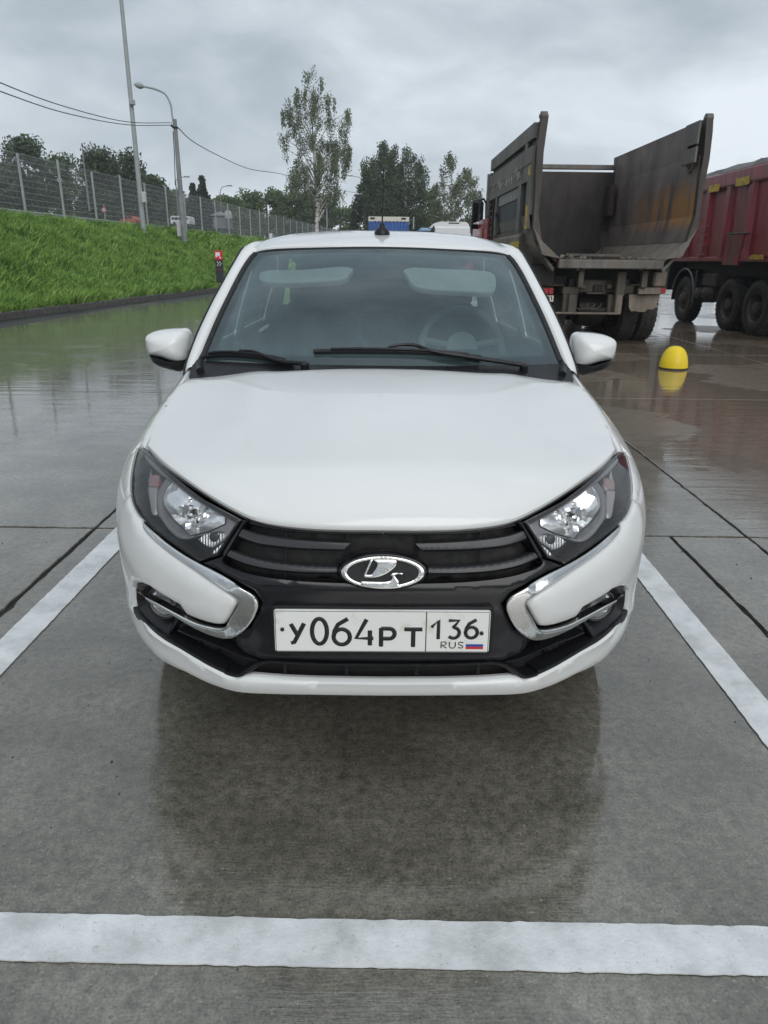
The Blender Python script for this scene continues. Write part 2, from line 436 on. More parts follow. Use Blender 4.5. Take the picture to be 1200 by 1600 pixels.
def glass(name, tint=(.82, .90, .88), base=.04, rough=.0, film=.0, filmcol=(.4, .45, .45), dropsamt=0.0, gain=1.0):
    """a pane: Fresnel reflection over a tinted see-through body, with a thin wet film"""
    m_ = bpy.data.materials.new(name); m_.use_nodes = True; t = m_.node_tree; t.nodes.clear()
    o = N(t, 'ShaderNodeOutputMaterial'); tr = N(t, 'ShaderNodeBsdfTransparent'); tr.inputs[0].default_value = (*tint, 1)
    gl = N(t, 'ShaderNodeBsdfGlossy', i_Roughness=rough); gl.inputs[0].default_value = (.90, .98, 1, 1) if name == 'windscreen_glass' else (1, 1, 1, 1)
    df = N(t, 'ShaderNodeBsdfDiffuse'); df.inputs[0].default_value = (*filmcol, 1)
    fr = N(t, 'ShaderNodeFresnel', i_IOR=1.5)
    co = texco(t)
    f2 = mathn(t, 'MULTIPLY_ADD', fr.outputs[0], 1.1*gain, base*.2)
    f2 = mathn(t, 'MINIMUM', f2, .95)
    if dropsamt:
        bn = N(t, 'ShaderNodeBump', i_Strength=.25, i_Distance=.002)
        vo = N(t, 'ShaderNodeTexVoronoi', i_Scale=260.0); t.links.new(co, vo.inputs['Vector'])
        t.links.new(mathn(t, 'SMOOTH_MAX', mathn(t, 'SUBTRACT', dropsamt, vo.outputs['Distance']), 0.0, .05), bn.inputs['Height'])
        t.links.new(bn.outputs[0], gl.inputs['Normal'])
    m1 = N(t, 'ShaderNodeMixShader'); t.links.new(tr.outputs[0], m1.inputs[1]); t.links.new(df.outputs[0], m1.inputs[2])
    if film and name == 'windscreen_glass':
        at_ = N(t, 'ShaderNodeAttribute', attribute_name='edge_dist')
        ed = mathn(t, 'MULTIPLY', vramp(t, mathn(t, 'MULTIPLY_ADD', noise(t, co, 2.2, 5, .6), .12, at_.outputs['Fac']), .09, .34, 1.0, 0.0), vramp(t, at_.outputs['Fac'], .036, .052, .12, 1.0))
        wisps = vramp(t, noise(t, co, 9, 5, .6, 1.2, (1.0, .5, .35)), .58, .74, 0.0, .10)
        fa = mathn(t, 'ADD', mathn(t, 'MULTIPLY_ADD', ed, film*1.1, film*.75), mathn(t, 'MULTIPLY', wisps, ed)); t.links.new(fa, m1.inputs[0])
    elif film:
        fa = vramp(t, noise(t, co, 3.0, 6, .6, .6), .35, .75, film*.55, film*1.5); t.links.new(fa, m1.inputs[0])
    else: m1.inputs[0].default_value = 0.0
    m2 = N(t, 'ShaderNodeMixShader'); t.links.new(f2, m2.inputs[0]); t.links.new(m1.outputs[0], m2.inputs[1]); t.links.new(gl.outputs[0], m2.inputs[2])
    t.links.new(m2.outputs[0], o.inputs[0]); MATS[name] = m_; return m_
WINDSCREEN = glass('windscreen_glass', (.55, .66, .64), .04, .01, .11, (.28, .42, .45), .0)
LENS = glass('lamp_lens', (.97, .975, .98), .02, .015, .02, (.5, .5, .52), .3, .7)
SIDE_GLASS = glass('side_glass', (.13, .16, .16), .04, .0)
REAR_GLASS = glass('rear_glass', (.05, .06, .06), .04, .0)
WHEELGREY = rough_mat('steering_wheel_grey', (.30, .31, .31), .6, .1, 30)
DARK_GLASS, _t, _b = princ('dark_glass', (.010, .013, .015), .05, 0, .6)
MIRROR_GLASS, _t, _b = princ('mirror_glass', (.8, .82, .83), .02, 1.0)
FABRIC = rough_mat('dark_seat_fabric', (.045, .045, .048), .9, .3, 60)
LIGHT_TRIM = rough_mat('pale_headliner', (.70, .72, .70), .85, .08, 30)
DASH = rough_mat('dashboard_plastic', (.055, .056, .058), .6, .2, 60)

# --- wet concrete
def concrete(name):
    m_, t, b = princ(name, (.15, .15, .145), .35, 0, .5, 0.0, .04)
    co = texco(t); sp = N(t, 'ShaderNodeSeparateXYZ'); t.links.new(co, sp.inputs[0])
    X, Y = sp.outputs[0], sp.outputs[1]
    big = noise(t, co, .55, 5, .55, .4); mid = noise(t, co, 3.2, 6, .6); fine = noise(t, co, 34, 5, .65); grit = noise(t, co, 150, 3, .6)
    streak = noise(t, co, 6, 5, .6, .5, (1.0, 5.0, 1.0)); broom = noise(t, co, 16, 4, .6, 0, (1.0, 9.0, 1.0))
    c = ramp(t, mid, [(.25, (.082, .075, .060)), (.5, (.145, .135, .110)), (.75, (.215, .203, .170))])
    f = ramp(t, fine, [(.30, (.50, .50, .47)), (.5, (1, 1, 1)), (.70, (1.45, 1.42, 1.34))]); c = mixc(t, .9, c, f, 'MULTIPLY')
    patch = noise(t, co, 1.5, 4, .6, .6)
    sp2 = noise(t, co, 75, 3, .7); c = mixc(t, vramp(t, sp2, .62, .70, 0, .5), c, (.30, .29, .25))
    c = mixc(t, vramp(t, noise(t, co, 55, 3, .7), .66, .72, 0, .75), c, (.02, .02, .018))
    c = mixc(t, vramp(t, patch, .42, .60, 0, .35), c, (.085, .080, .062))
    g = ramp(t, grit, [(.32, (.45, .45, .43)), (.46, (1, 1, 1)), (.66, (1.35, 1.32, 1.25))]); c = mixc(t, .75, c, g, 'MULTIPLY')
    # brown silt washed over the lanes on the lorry side
    side = vramp(t, mathn(t, 'ADD', X, mathn(t, 'MULTIPLY', big, 1.6)), 1.9, 3.6); far = vramp(t, mathn(t, 'MULTIPLY_ADD', big, 2.2, Y), 4.3, 7.4)
    silt = mathn(t, 'MULTIPLY', side, far)
    c = mixc(t, mathn(t, 'MULTIPLY', silt, .95), c, ramp(t, streak, [(.3, (.105, .076, .050)), (.7, (.205, .155, .105))]))
    t.links.new(c, b.inputs['Base Color'])
    # standing water: level film in the hollows, rough damp skin elsewhere
    pud = noise(t, co, .42, 5, .5, .5)
    farw = vramp(t, Y, 2.2, 6.0, 0.0, .035)
    edge_ = noise(t, co, 7, 5, .6, .8)
    wet = vramp(t, mathn(t, 'ADD', mathn(t, 'MULTIPLY_ADD', edge_, .10, pud), farw), .565, .585)
    rough = mathn(t, 'MULTIPLY_ADD', mathn(t, 'SUBTRACT', 1.0, wet), mathn(t, 'MULTIPLY_ADD', silt, .20, .022), .015)
    rough = mathn(t, 'MULTIPLY_ADD', mathn(t, 'MULTIPLY', mathn(t, 'SUBTRACT', 1.0, wet), fine), .035, rough)
    b.inputs['Roughness'].default_value = .55; b.inputs['Specular IOR Level'].default_value = .25
    b.inputs['Coat Weight'].default_value = 1.0; b.inputs['Coat IOR'].default_value = 1.85
    t.links.new(rough, b.inputs['Coat Roughness'])
    dry = mathn(t, 'SUBTRACT', 1.0, mathn(t, 'MULTIPLY', wet, .93))
    hs = mathn(t, 'MULTIPLY_ADD', grit, .35, mathn(t, 'MULTIPLY_ADD', broom, .9, fine))
    n0 = N(t, 'ShaderNodeBump', i_Strength=.5, i_Distance=.004); t.links.new(hs, n0.inputs['Height']); t.links.new(n0.outputs[0], b.inputs['Normal'])
    n1 = N(t, 'ShaderNodeBump', i_Strength=.08, i_Distance=.003); t.links.new(mathn(t, 'MULTIPLY', mathn(t, 'MULTIPLY', hs, dry), vramp(t, patch, .40, .62, .5, 2.6)), n1.inputs['Height'])
    n2 = N(t, 'ShaderNodeBump', i_Strength=.10, i_Distance=.02); t.links.new(noise(t, co, 3.4, 4, .55, .5, (.35, 3.0, 1.0)), n2.inputs['Height']); t.links.new(n1.outputs[0], n2.inputs['Normal'])
    t.links.new(n2.outputs[0], b.inputs['Coat Normal'])
    return m_
CONCRETE = concrete('wet_concrete')
KERB = rough_mat('wet_kerb_stone', (.11, .10, .09), .35, .4, 9, bumps=.3)
def road_paint():
    m_, t, b = princ('worn_white_road_paint', (.74, .76, .77), .38, 0, .5, .6, .12)
    co = texco(t); big = noise(t, co, 7, 6, .65); f = noise(t, co, 90, 4, .65)
    c = ramp(t, big, [(.34, (.50, .515, .51)), (.50, (.66, .675, .675)), (.66, (.77, .785, .79))])
    c = mixc(t, vramp(t, noise(t, co, 48, 5, .75, .6), .60, .68, 0, .45), c, (.36, .36, .34))
    sp_ = ramp(t, f, [(.27, (.35, .35, .34)), (.36, (1, 1, 1))]); c = mixc(t, .6, c, sp_, 'MULTIPLY')
    t.links.new(c, b.inputs['Base Color']); bump(t, b, mathn(t, 'ADD', f, noise(t, co, 22, 4)), .4, .004)
    return m_
ROADPAINT = road_paint()
# ------------------------------------------------------------------ ground
GA = 0.0195   # the slab grid and the bay markings are turned a degree against the car
def g2w(x, y, z=0.0): return (x*cos(GA)+y*sin(GA), -x*sin(GA)+y*cos(GA), z)
mb = MB(); mb.add([(-1500, -300, -.30), (1500, -300, -.30), (1500, 2500, -.30), (-1500, 2500, -.30)], [(0, 1, 2, 3)])
FIELD = rough_mat('distant_field', (.055, .085, .03), .9, .4, .15)
tag(mb.build('ground', FIELD), kind='structure')
SUB = rough_mat('joint_filler', (.012, .012, .011), .5, .3, 12)
mb = MB(); mb.add([(-11, -8, -.020), (60, -8, -.020), (60, 46, -.020), (60, 130, -.020), (8, 130, -.020), (-5.4, 46, -.020), (-8.9, 12, -.02)], [(0, 1, 2, 3, 4, 5, 6)])
LOT = mb.build('parking_lot', CONCRETE); tag(LOT, kind='structure')
mb = MB(); mb.add([(-9, -6, -.0130), (30, -6, -.0130), (30, 44, -.0130), (-9, 44, -.0130)], [(0, 1, 2, 3)])
o = mb.build('joint_filler', SUB, LOT)
ys_near = [-4.6, -.58, 3.53]; ys_far = [3.53, 7.56, 11.45, 15.5, 19.5, 23.5, 27.5, 31.5, 35.5, 39.5, 43.5]
def edge_noise(n, amp, seed):
    r = np.random.default_rng(seed); v = np.cumsum(r.normal(0, 1, n)); v -= np.linspace(v[0], v[-1], n)
    v = v/(np.abs(v).max()+1e-6)*amp*.7+r.normal(0, amp*.4, n); 
    k = r.integers(0, n, max(1, n//18)); v[k] += r.uniform(0, amp*2.4, len(k)); v[0] = v[-1] = 0; return v
def slab(x0, x1, y0, y1, gap, seed, dz):
    g = gap/2; st = .05 if y0 < 8 else .4
    def side(a, b, nrm, sd):
        n = max(2, int(np.hypot(b[0]-a[0], b[1]-a[1])/st)); t = np.linspace(0, 1, n+1)
        e_ = edge_noise(n+1, .0055 if y0 < 8 else .002, sd)
        P = np.stack([a[0]+(b[0]-a[0])*t+nrm[0]*e_, a[1]+(b[1]-a[1])*t+nrm[1]*e_], 1); return P[:-1]
    c = [(x0+g, y0+g), (x1-g, y0+g), (x1-g, y1-g), (x0+g, y1-g)]
    P = np.vstack([side(c[0], c[1], (0, 1), seed), side(c[1], c[2], (-1, 0), seed+1), side(c[2], c[3], (0, -1), seed+2), side(c[3], c[0], (1, 0), seed+3)])
    cen = P.mean(0); Q = P+(cen-P)/np.linalg.norm(cen-P, axis=1)[:, None]*.004
    n = len(P)
    V = [g2w(a, b, dz) for a, b in Q]+[g2w(a, b, dz-.003) for a, b in P]+[g2w(a, b, -.0127) for a, b in P]
    Fc = [tuple(range(n))]+[(i, n+i, n+(i+1) % n, (i+1) % n) for i in range(n)]+[(n+i, 2*n+i, 2*n+(i+1) % n, n+(i+1) % n) for i in range(n)]
    link_mesh('concrete_slab', V, Fc, CONCRETE, LOT, False)
sd_ = 10
xs_near = [-7.7, -4.65, -1.59, 1.475, 1.885, 5.0, 8.1]; xs_far = [-7.8, -1.59, 1.885, 5.4, 9.0, 12.6, 16.2, 19.8, 23.4]
for ys, xs in ((ys_near, xs_near), (ys_far, xs_far)):
    for j in range(len(ys)-1):
        for i in range(len(xs)-1):
            x0 = xs[i]
            if ys is ys_far and i == 0: x0 = xs[0]+.0
            if x0 < -7.5 and ys[j] > 3: x0 = max(-7.8, -10.0+.108*ys[j]+.6) if ys[j] > 20 else -7.8
            sd_ += 7
            slab(x0, xs[i+1], ys[j], ys[j+1], .020 if ys[j] < 8 else .022, sd_, random.uniform(-.0008, .0008))
def stripe(x0, x1, y0, y1, name, label, seed, along):
    """a painted line with slightly ragged edges, as a thin sheet over the slabs"""
    L = (y1-y0) if along == 'y' else (x1-x0); n = int(L/.02); t = np.linspace(0, 1, n+1)
    r = np.random.default_rng(seed)
    def wob(): 
        a = np.convolve(r.normal(0, 1, n+31), np.ones(30)/30, 'valid')[:n+1]*.006+r.normal(0, .0009, n+1)
        return a
    w0, w1 = wob(), wob()
    if along == 'y': A = [g2w(x0+a, y0+L*u, .0045) for a, u in zip(w0, t)]; B = [g2w(x1+a, y0+L*u, .0045) for a, u in zip(w1, t)]
    else: A = [g2w(x0+L*u, y1+a, .0045) for a, u in zip(w0, t)]; B = [g2w(x0+L*u, y0+a, .0045) for a, u in zip(w1, t)]
    Fc = [(i, n+1+i, n+2+i, i+1) for i in range(n)]
    # thin rim so that the paint has a real edge
    V = A+B; V2 = [(v[0], v[1], .0012) for v in V]; m_ = len(V)
    Fc += [(i+1, i+1+m_, i+m_, i) for i in range(n)]+[(n+1+i, n+1+i+m_, n+2+i+m_, n+2+i) for i in range(n)]
    o = link_mesh(name, V+V2, Fc, ROADPAINT, None, False); tag(o, label, None, None, 'structure'); return o
stripe(-6.5, 6.5, 1.056, 1.168, 'bay_line', None, 1, 'x')
stripe(-1.478, -1.352, 1.168, 7.2, 'bay_line', None, 2, 'y')
stripe(1.128, 1.246, 1.168, 7.2, 'bay_line', None, 3, 'y')
stripe(-4.06, -3.94, 1.168, 3.4, 'bay_line', None, 4, 'y')
stripe(3.74, 3.86, 1.168, 3.4, 'bay_line', None, 5, 'y')

# grit lying on the slabs
m_ = MB(); rg = random.Random(4)
for _ in range(150):
    x_ = rg.uniform(-2.2, 2.2); y_ = rg.uniform(.85, 3.4); s_ = rg.uniform(.0012, .0038)
    if rg.random() < .08: s_ *= 1.8
    R = np.array(Matrix.Rotation(rg.uniform(0, 3), 3, Vector((.3, .2, 1)).normalized())); m_.box((x_, y_, .0005+s_*.4), (s_*2, s_*1.3, s_), R, s_*.3)
o = m_.build('grit', rough_mat('grit_stone', (.09, .08, .065), .7, .6, 40), None, False); tag(o, 'small dark grit scattered over the wet concrete', 'grit', kind='stuff')
# ------------------------------------------------------------------ white hatchback
CAR = empty('parked_car', (0.0, 3.6, 0.0), 'white compact car parked nose first in the marked bay, beaded with rain', 'car')
NOSE = 1.545
_p = np.array([(0, 0), (.10, .0006), (.20, .0025), (.30, .008), (.37, .017), (.43, .039), (.53, .103), (.61, .168), (.69, .258), (.755, .365), (.80, .48), (.832, .62), (.846, .78), (.85, .98), (.85, 1.3)])
_s = np.r_[0, np.cumsum(np.hypot(*np.diff(_p, axis=0).T))]
_PX = Spl(_s, _p[:, 0]); _PY = Spl(_s, _p[:, 1]); S_END = _s[-2]; Y_END = .98
_sharp = np.array([(0, 0), (.2, .004), (.36, .026), (.48, .070), (.58, .13), (.67, .22), (.745, .34), (.80, .48), (.832, .62), (.846, .78), (.85, .98), (.85, 1.3)])
_ss = np.r_[0, np.cumsum(np.hypot(*np.diff(_sharp, axis=0).T))]; _ss *= _s[-2]/_ss[-2]; _ss[-1] = _s[-1]
_QX = Spl(_ss, _sharp[:, 0]); _QY = Spl(_ss, _sharp[:, 1])
_Y0 = Spl([.20, .30, .335, .37, .42, .50, .57, .625, .68, .74, .80, .86, .94, 1.0], [.035, .008, -.004, -.004, .000, -.006, -.012, -.010, .002, .014, .034, .062, .11, .15])
_ZT = Spl([1.5, 1.9, 2.1, 2.45, 2.75, 3.1, 3.8, 4.6, 5.3, 5.8], [.80, .83, .856, .918, .950, .975, .985, .99, .985, .97])
_XT = Spl([1.5, 2.1, 2.6, 3.0, 3.5, 4.5, 5.2, 5.8], [.715, .725, .735, .775, .79, .79, .775, .74])
def s_of_y(y): return S_END+(y-NOSE-Y_END)
def front(P):
    s, z = P[:, 0], P[:, 1]; a = np.abs(s); sg = np.where(s < 0, -1.0, 1.0)
    k = np.clip((z-.60)/.14, 0, 1); k = k*k*(3-2*k)
    px_ = np.where(a > S_END, .85, (1-k)*_PX(a)+k*_QX(a)); py_ = np.where(a > S_END, Y_END+(a-S_END), (1-k)*_PY(a)+k*_QY(a))
    fade = np.clip(1-(a-.9)/.6, 0, 1); y = NOSE+py_+_Y0(z)*fade
    zt = _ZT(y); zs = zt-.21; q = np.maximum(0, (z-zs)/.21)
    wf = 1-(1-_XT(y)/.85)*q**2.4-.035*np.clip((.42-z)/.2, 0, 1)**1.5
    return np.stack([sg*px_*wf, y, z], 1)
def hood_z(x, y):
    x = np.abs(x); dyy = np.maximum(0, 2.54-y); z = 1.002-.08*dyy-.062*dyy**2-np.maximum(0, y-2.54)*.03-(.185-.075*np.clip((y-2.1)/.5, 0, 1))*x**2
    z += .006*np.exp(-((x-.36-.10*(y-1.6))/.07)**2)*np.clip((y-1.62)/.4, 0, 1)
    d = y-(NOSE+_QY(np.interp(x, _sharp[:-1, 0], _ss[:-1])))
    return z-.088*np.clip(1-(d-.01)/.17, 0, 1.06)**2.1
def hood(P): return np.stack([P[:, 0], P[:, 1], hood_z(P[:, 0], P[:, 1])], 1)
# photo position -> place on the front surface (left half of the picture, mirrored for the other)
_gs, _gz = np.meshgrid(np.linspace(-2.2, 0.25, 330), np.linspace(.22, .98, 190)); _G = np.stack([_gs.ravel(), _gz.ravel()], 1)
_W = front(_G); _I = project(_W); _nn = surf_n(front, _G); _vis = ((CAM-_W)*_nn).sum(1) > 0
_G, _I = _G[_vis], _I[_vis]
def on_front(p):
    t = np.array(p, float); g = _G[np.argmin(((_I-t)**2).sum(1))].copy()
    for _ in range(8):
        e_ = 1e-4; Q = np.array([g, g+[e_, 0], g+[0, e_]]); I = project(front(Q))
        J = np.stack([(I[1]-I[0])/e_, (I[2]-I[0])/e_], 1)
        try: d = np.linalg.solve(J, t-I[0])
        except Exception: break
        if np.hypot(*d) > .08: d *= .08/np.hypot(*d)
        g = g+d
    return g
def FP(pts): 
    r = np.array([on_front(p) for p in pts]); r[:, 0] = -r[:, 0]; return r     # positive half
def on_hood(p):
    v = ray(*p); lo, hi = 1.3, 3.2
    f = lambda Y: (CAM+v*(Y/v[1]))[2]-hood_z((CAM+v*(Y/v[1]))[0], Y)
    ys = np.linspace(lo, hi, 400); val = np.array([f(a) for a in ys]); i = np.argmax(val < 0)
    a, b = ys[max(i-1, 0)], ys[i]
    for _ in range(30):
        c = (a+b)/2
        if f(c) > 0: a = c
        else: b = c
    P = CAM+v*(a/v[1]); return np.array([abs(P[0]), P[1]])
def c5(pts): return [(180+a/3.81, 680+b/3.81) for a, b in pts]
def cL(pts): return [(200+a/6.316, 690+b/6.316) for a, b in pts]
def cF(pts): return [(200+a/5.4545, 900+b/5.4545) for a, b in pts]
def c6(pts): return [(340+a/2.308, 790+b/2.308) for a, b in pts]
def half(pts): return np.array(pts)
def both(P): """close a right-half outline (from x=0 outwards and back to x=0) with its mirror image"""; return np.vstack([P, (P*np.array([-1, 1]))[::-1]])

# hood
hf = [(597, 827), (540, 826.5), (480, 824), (430, 818.5), (400, 812), (379, 804), (340, 783), (300, 756.5), (262, 727.5), (240, 707)]
hp = [on_hood(p) for p in hf]; hp[0][0] = 0
hs = [np.array(p) for p in [(.684, 2.01), (.712, 2.16), (.726, 2.35), (.730, 2.55)]]
tip = len(hp)
line = smooth_line(hp+[hs[0]], 6); side_l = smooth_line(hs+[np.array([.722, 2.70])], 6)
rear = smooth_line([np.array([.722, 2.70]), np.array([.66, 2.655]), np.array([.45, 2.60]), np.array([.2, 2.575]), np.array([0, 2.57])], 6)
HP = np.vstack([line[:-1], side_l[:-1], rear])
panel('hood', both(HP), hood, WHITE, CAR, h=.022, er=.009, skirt=.03)

# fender and cheek outlines
lamp_out = cL([(158, 60), (90, 62), (55, 190), (28, 360), (28, 520), (60, 640), (130, 755), (230, 855), (330, 935), (430, 1010), (560, 1100), (700, 1190), (760, 1165), (880, 1130), (960, 1010), (1040, 880), (1110, 775), (960, 690), (800, 595), (640, 480), (470, 340), (310, 190), (215, 105)])
LO = FP(lamp_out); LAMP = smooth_line(LO, 5, True, corners={0, 1, 11, 13, 16})
chr_top = c5([(158, 512), (230, 580), (300, 640), (400, 708), (505, 766), (600, 815), (680, 860), (760, 907), (830, 950), (857, 1000), (840, 1060), (790, 1140), (735, 1185), (680, 1203), (600, 1190), (480, 1140), (360, 1070), (250, 1010), (180, 955), (142, 930)])
chr_in = c5([(150, 936), (250, 990), (370, 1055), (480, 1110), (560, 1134), (610, 1143), (655, 1138), (690, 1085), (735, 1005), (734, 975), (690, 940), (600, 880), (480, 800), (400, 748), (330, 700), (260, 645), (200, 590), (165, 545)])
CH = FP(chr_top+chr_in); CHROME_OUT = smooth_line(CH, 4, True, corners={0, 19, 20})
# cheek (white blade) + outer corner + lip form the white bumper skin
blk_low = cF([(35, 130), (50, 300), (150, 400), (320, 540), (450, 610), (600, 700), (760, 790), (870, 845), (940, 872), (985, 850)])  # bottom rim of the black part
lipc = [(395, 1055), (440, 1058.5), (500, 1061), (597, 1062.5)]
notch = cF([(30, 100), (60, 65), (130, 62), (200, 90), (300, 155), (400, 215), (450, 245), (465, 275), (455, 306)])
inner_up = c5([(400, 1062), (480, 1098), (560, 1124), (610, 1133), (650, 1130), (685, 1080), (728, 1003), (726, 978), (690, 950), (600, 890), (480, 810), (400, 758), (330, 708), (260, 652), (205, 598), (170, 560), (150, 512)])
lamp_side = cL([(125, 760), (55, 650), (20, 525)])
seam = [(200, 772), (190, 768), (184.8, 765)]
SEAMZ = float(on_front((190, 768))[1])
bl = FP(blk_low); nt_ = FP(notch); iu = FP(inner_up); ls_ = FP(lamp_side); lc = FP(lipc); lc[-1, 0] = 0
s_arch = s_of_y(1.975)
def arch(cy, r, n=18, a0=0, a1=pi):
    return [np.array([s_of_y(cy)+r*cos(a), .295+r*sin(a)]) for a in np.linspace(a0, a1, n)]
R_A = .335
low = [np.array([s_arch, .30]), ]
bumper = [np.array([0.0, lc[-1, 1]])]+list(lc[::-1][1:])+list(bl[::-1])+list(nt_)+list(iu)+list(ls_)
z_seam = SEAMZ
fr_axle = 2.42
a_seam = math.asin(min(.99, (z_seam-.295)/R_A)) if z_seam-.295 < R_A else pi/2
# outer end: seam back to the wheel arch, down the arch, along the lip to the centre
sw = s_of_y(fr_axle)-R_A
bumper += [np.array([on_front((200, 772))[0]*-1, z_seam]), np.array([s_of_y(fr_axle)-R_A*cos(a_seam)-.002, z_seam])]
bumper += [np.array([s_of_y(fr_axle)-R_A*cos(a), .295+R_A*sin(a)]) for a in np.linspace(a_seam, .05, 9)][1:]
lipb = FP([(205, 975), (225, 1005), (250, 1032), (290, 1052), (340, 1075), (370, 1083.5), (430, 1087)])
zc_lip = float(on_front((597, 1089.5))[1])
bumper += [np.array([sw-.04, .27]), np.array([lipb[0, 0]+.06, lipb[0, 1]-.0])]+list(lipb)+[np.array([.18, zc_lip+.001]), np.array([0.0, zc_lip])]
BP = np.array(bumper)
RIM = np.vstack([lc[::-1], bl[::-1]]); RIM = RIM[np.argsort(RIM[:, 0])]; IUL = np.array(iu)
RS_ = np.linspace(0, 1.3, 261); RZ_ = np.interp(RS_, RIM[:, 0], RIM[:, 1]); RZ_ = np.convolve(np.pad(RZ_, 15, mode='edge'), np.ones(31)/31, 'valid')
def bump_disp(V, d):
    s = np.abs(V[:, 0]); z = V[:, 1]
    # step of the lower lip: a rolled ledge along its top edge
    tt = np.interp(s, RS_, RZ_)-z; below = tt > -.01
    v = .007*np.exp(-((tt-.014)/.011)**2)
    dc = odist(np.stack([s, z], 1), IUL)
    up_ = np.clip((-tt-.015)/.03, 0, 1)*np.clip((.20-dc)/.07, 0, 1)*np.clip((1.0-s)/.12, 0, 1)
    return v*np.clip((1.05-s)/.25, 0, 1)*np.clip((tt+.01)/.008, 0, 1)+.006*np.clip(dc/.035, 0, 1)*up_
for sd2 in (1, -1):
    pass
panel('front_bumper', both(BP), front, WHITE_WET, CAR, h=.016, er=.010, skirt=.010, disp=bump_disp)
CTL = CH[:7]
def chrome_disp(V, d):
    dt = odist(V, CTL); return -.010*np.clip(1-dt/.026, 0, 1)
for sd2 in (-1, 1):
    panel('chrome_trim', CHROME_OUT, front, CHROME, CAR, h=.006, off=.009, er=.004, skirt=.02, side=sd2, disp=chrome_disp)

# black lower fascia: everything between the lamps, the chrome and the lip, with the grille opening left out
lampin = cL([(700, 1200), (775, 1172), (890, 1136), (970, 1015), (1050, 885), (1122, 770)])
top_edge = [(381, 809), (400, 814.5), (430, 821), (480, 826.5), (540, 829.5), (597, 830.5)]
ctop = c5([(505, 760), (600, 806), (700, 862), (820, 932), (870, 1000), (850, 1062), (800, 1146), (740, 1192), (680, 1212), (560, 1185), (440, 1130)])
fasc = [np.array([0.0, 0.0])]
te = FP(top_edge); te[-1, 0] = 0; li = FP(lampin); ct = FP(ctop)
bl2 = FP(cF([(440, 320), (440, 370), (330, 528), (450, 600), (600, 690), (760, 780), (870, 836), (940, 862), (985, 842)]))
F1 = list(te[::-1])+list(li[::-1])+list(ct[1:9])
low_f = FP(cF([(880, 520), (905, 560), (935, 640)])+c5([(870, 1352), (1000, 1345)])+[(470, 1034.5), (540, 1036.5), (597, 1037.5)]); low_f[-1, 0] = 0
FASC = np.array(F1+list(low_f))
gr_open = FP([(597, 832.5), (540, 832), (480, 829), (430, 823.5), (402, 817.5), (386, 813), (371, 835), (353, 866), (346, 876), (372, 890), (410, 900), (460, 906.5), (520, 910), (597, 911.5)])
gr_open[0, 0] = gr_open[-1, 0] = 0
def f_disp(V, d):
    s = np.abs(V[:, 0]); z = V[:, 1]
    # plate plinth stands a little proud, the beam above it is rounded
    a = np.clip((.33-s)/.03, 0, 1)*np.clip((.585-z)/.02, 0, 1)*np.clip((z-.41)/.02, 0, 1)
    return .004*a
GO = smooth_line(gr_open, 4); GO[0, 0] = GO[-1, 0] = 0
panel('lower_fascia', both(FASC), front, GLOSS_BLACK, CAR, h=.014, off=-.004, er=.008, skirt=.03, holes=[both(GO)], disp=f_disp)
# grille: backing, bars, ribs
GR = empty('grille', (0, 1.6, 0)); GR.parent = CAR; GR.location = (0, 0, 0); ORIG[GR.name] = ORIG[CAR.name]
gb = FP([(597, 826), (480, 823), (400, 811), (384, 808), (340, 878), (372, 896), (460, 912), (597, 916)]); gb[0, 0] = gb[-1, 0] = 0
panel('grille_backing', both(gb), front, MATT_BLACK, GR, h=.03, off=-.06, er=0, skirt=0)
def strip_bar(name, top, bot, off_t, off_b, mat, parent, thick=.03, nseg=46, sym=True, bulge=.006, label=None):
    """a horizontal blade lofted between two lines of the front surface"""
    T = FP(top); B = FP(bot); T = smooth_line(T, 6); B = smooth_line(B, 6)
    T = T[np.linspace(0, len(T)-1, nseg).round().astype(int)]; B = B[np.linspace(0, len(B)-1, nseg).round().astype(int)]
    rows = []
    prof = [(1.0, off_t-thick), (1.0, off_t-.003), (.93, off_t), (.6, (off_t+off_b)/2+bulge), (.3, (off_t+off_b)/2+bulge), (.07, off_b), (0.0, off_b-.003), (0.02, off_b-thick)]
    for u, o_ in prof:
        Q = B+(T-B)*u; rows.append(front(Q)+surf_n(front, Q)*o_)
    G_ = np.array(rows)
    m_ = MB(); m_.grid(G_, flip=True)
    if sym and abs(G_[:, 0, 0]).min() > .02:
        for q_ in (1, -1): m_.build(name, mat, parent, True, 50, label, side=q_)
        return
    if sym: m_.mirror()
    return m_.build(name, mat, parent, True, 50, label)
CEN = 597
strip_bar('slat', [(548, 848.5), (520, 847.5), (480, 845), (440, 841), (400, 834), (377, 826)], [(533, 863.5), (510, 863), (470, 862), (430, 858.5), (400, 854), (369, 842)], -.006, -.016, SLAT, GR)
strip_bar('slat', [(534, 886.5), (500, 886), (460, 883.5), (420, 878.5), (385, 870), (358, 860)], [(531, 898.5), (500, 898.5), (460, 897), (420, 893), (380, 884), (351, 871)], -.006, -.014, SLAT, GR)
strip_bar('slat', [(597, 831.8), (540, 831.5), (480, 829), (430, 823.5), (400, 817), (388, 814)], [(597, 836.5), (540, 836), (480, 833.8), (430, 828.3), (400, 822), (386, 818)], -.010, -.014, SATIN_BLACK, GR, bulge=.001)
for px_ in (441, 541):
    for y0_, y1_ in ((828, 848), (858, 884), (893, 912)):
        m_ = MB(); P0 = FP([(px_, y0_), (px_, y1_)])
        W0 = front(P0)+surf_n(front, P0)*-.035
        for sg in (1, -1):
            pass
        m_.tube([W0[0], W0[1]], .0035, 6)
        for sg in (1, -1): m_.build('rib', MATT_BLACK, GR, side=sg)
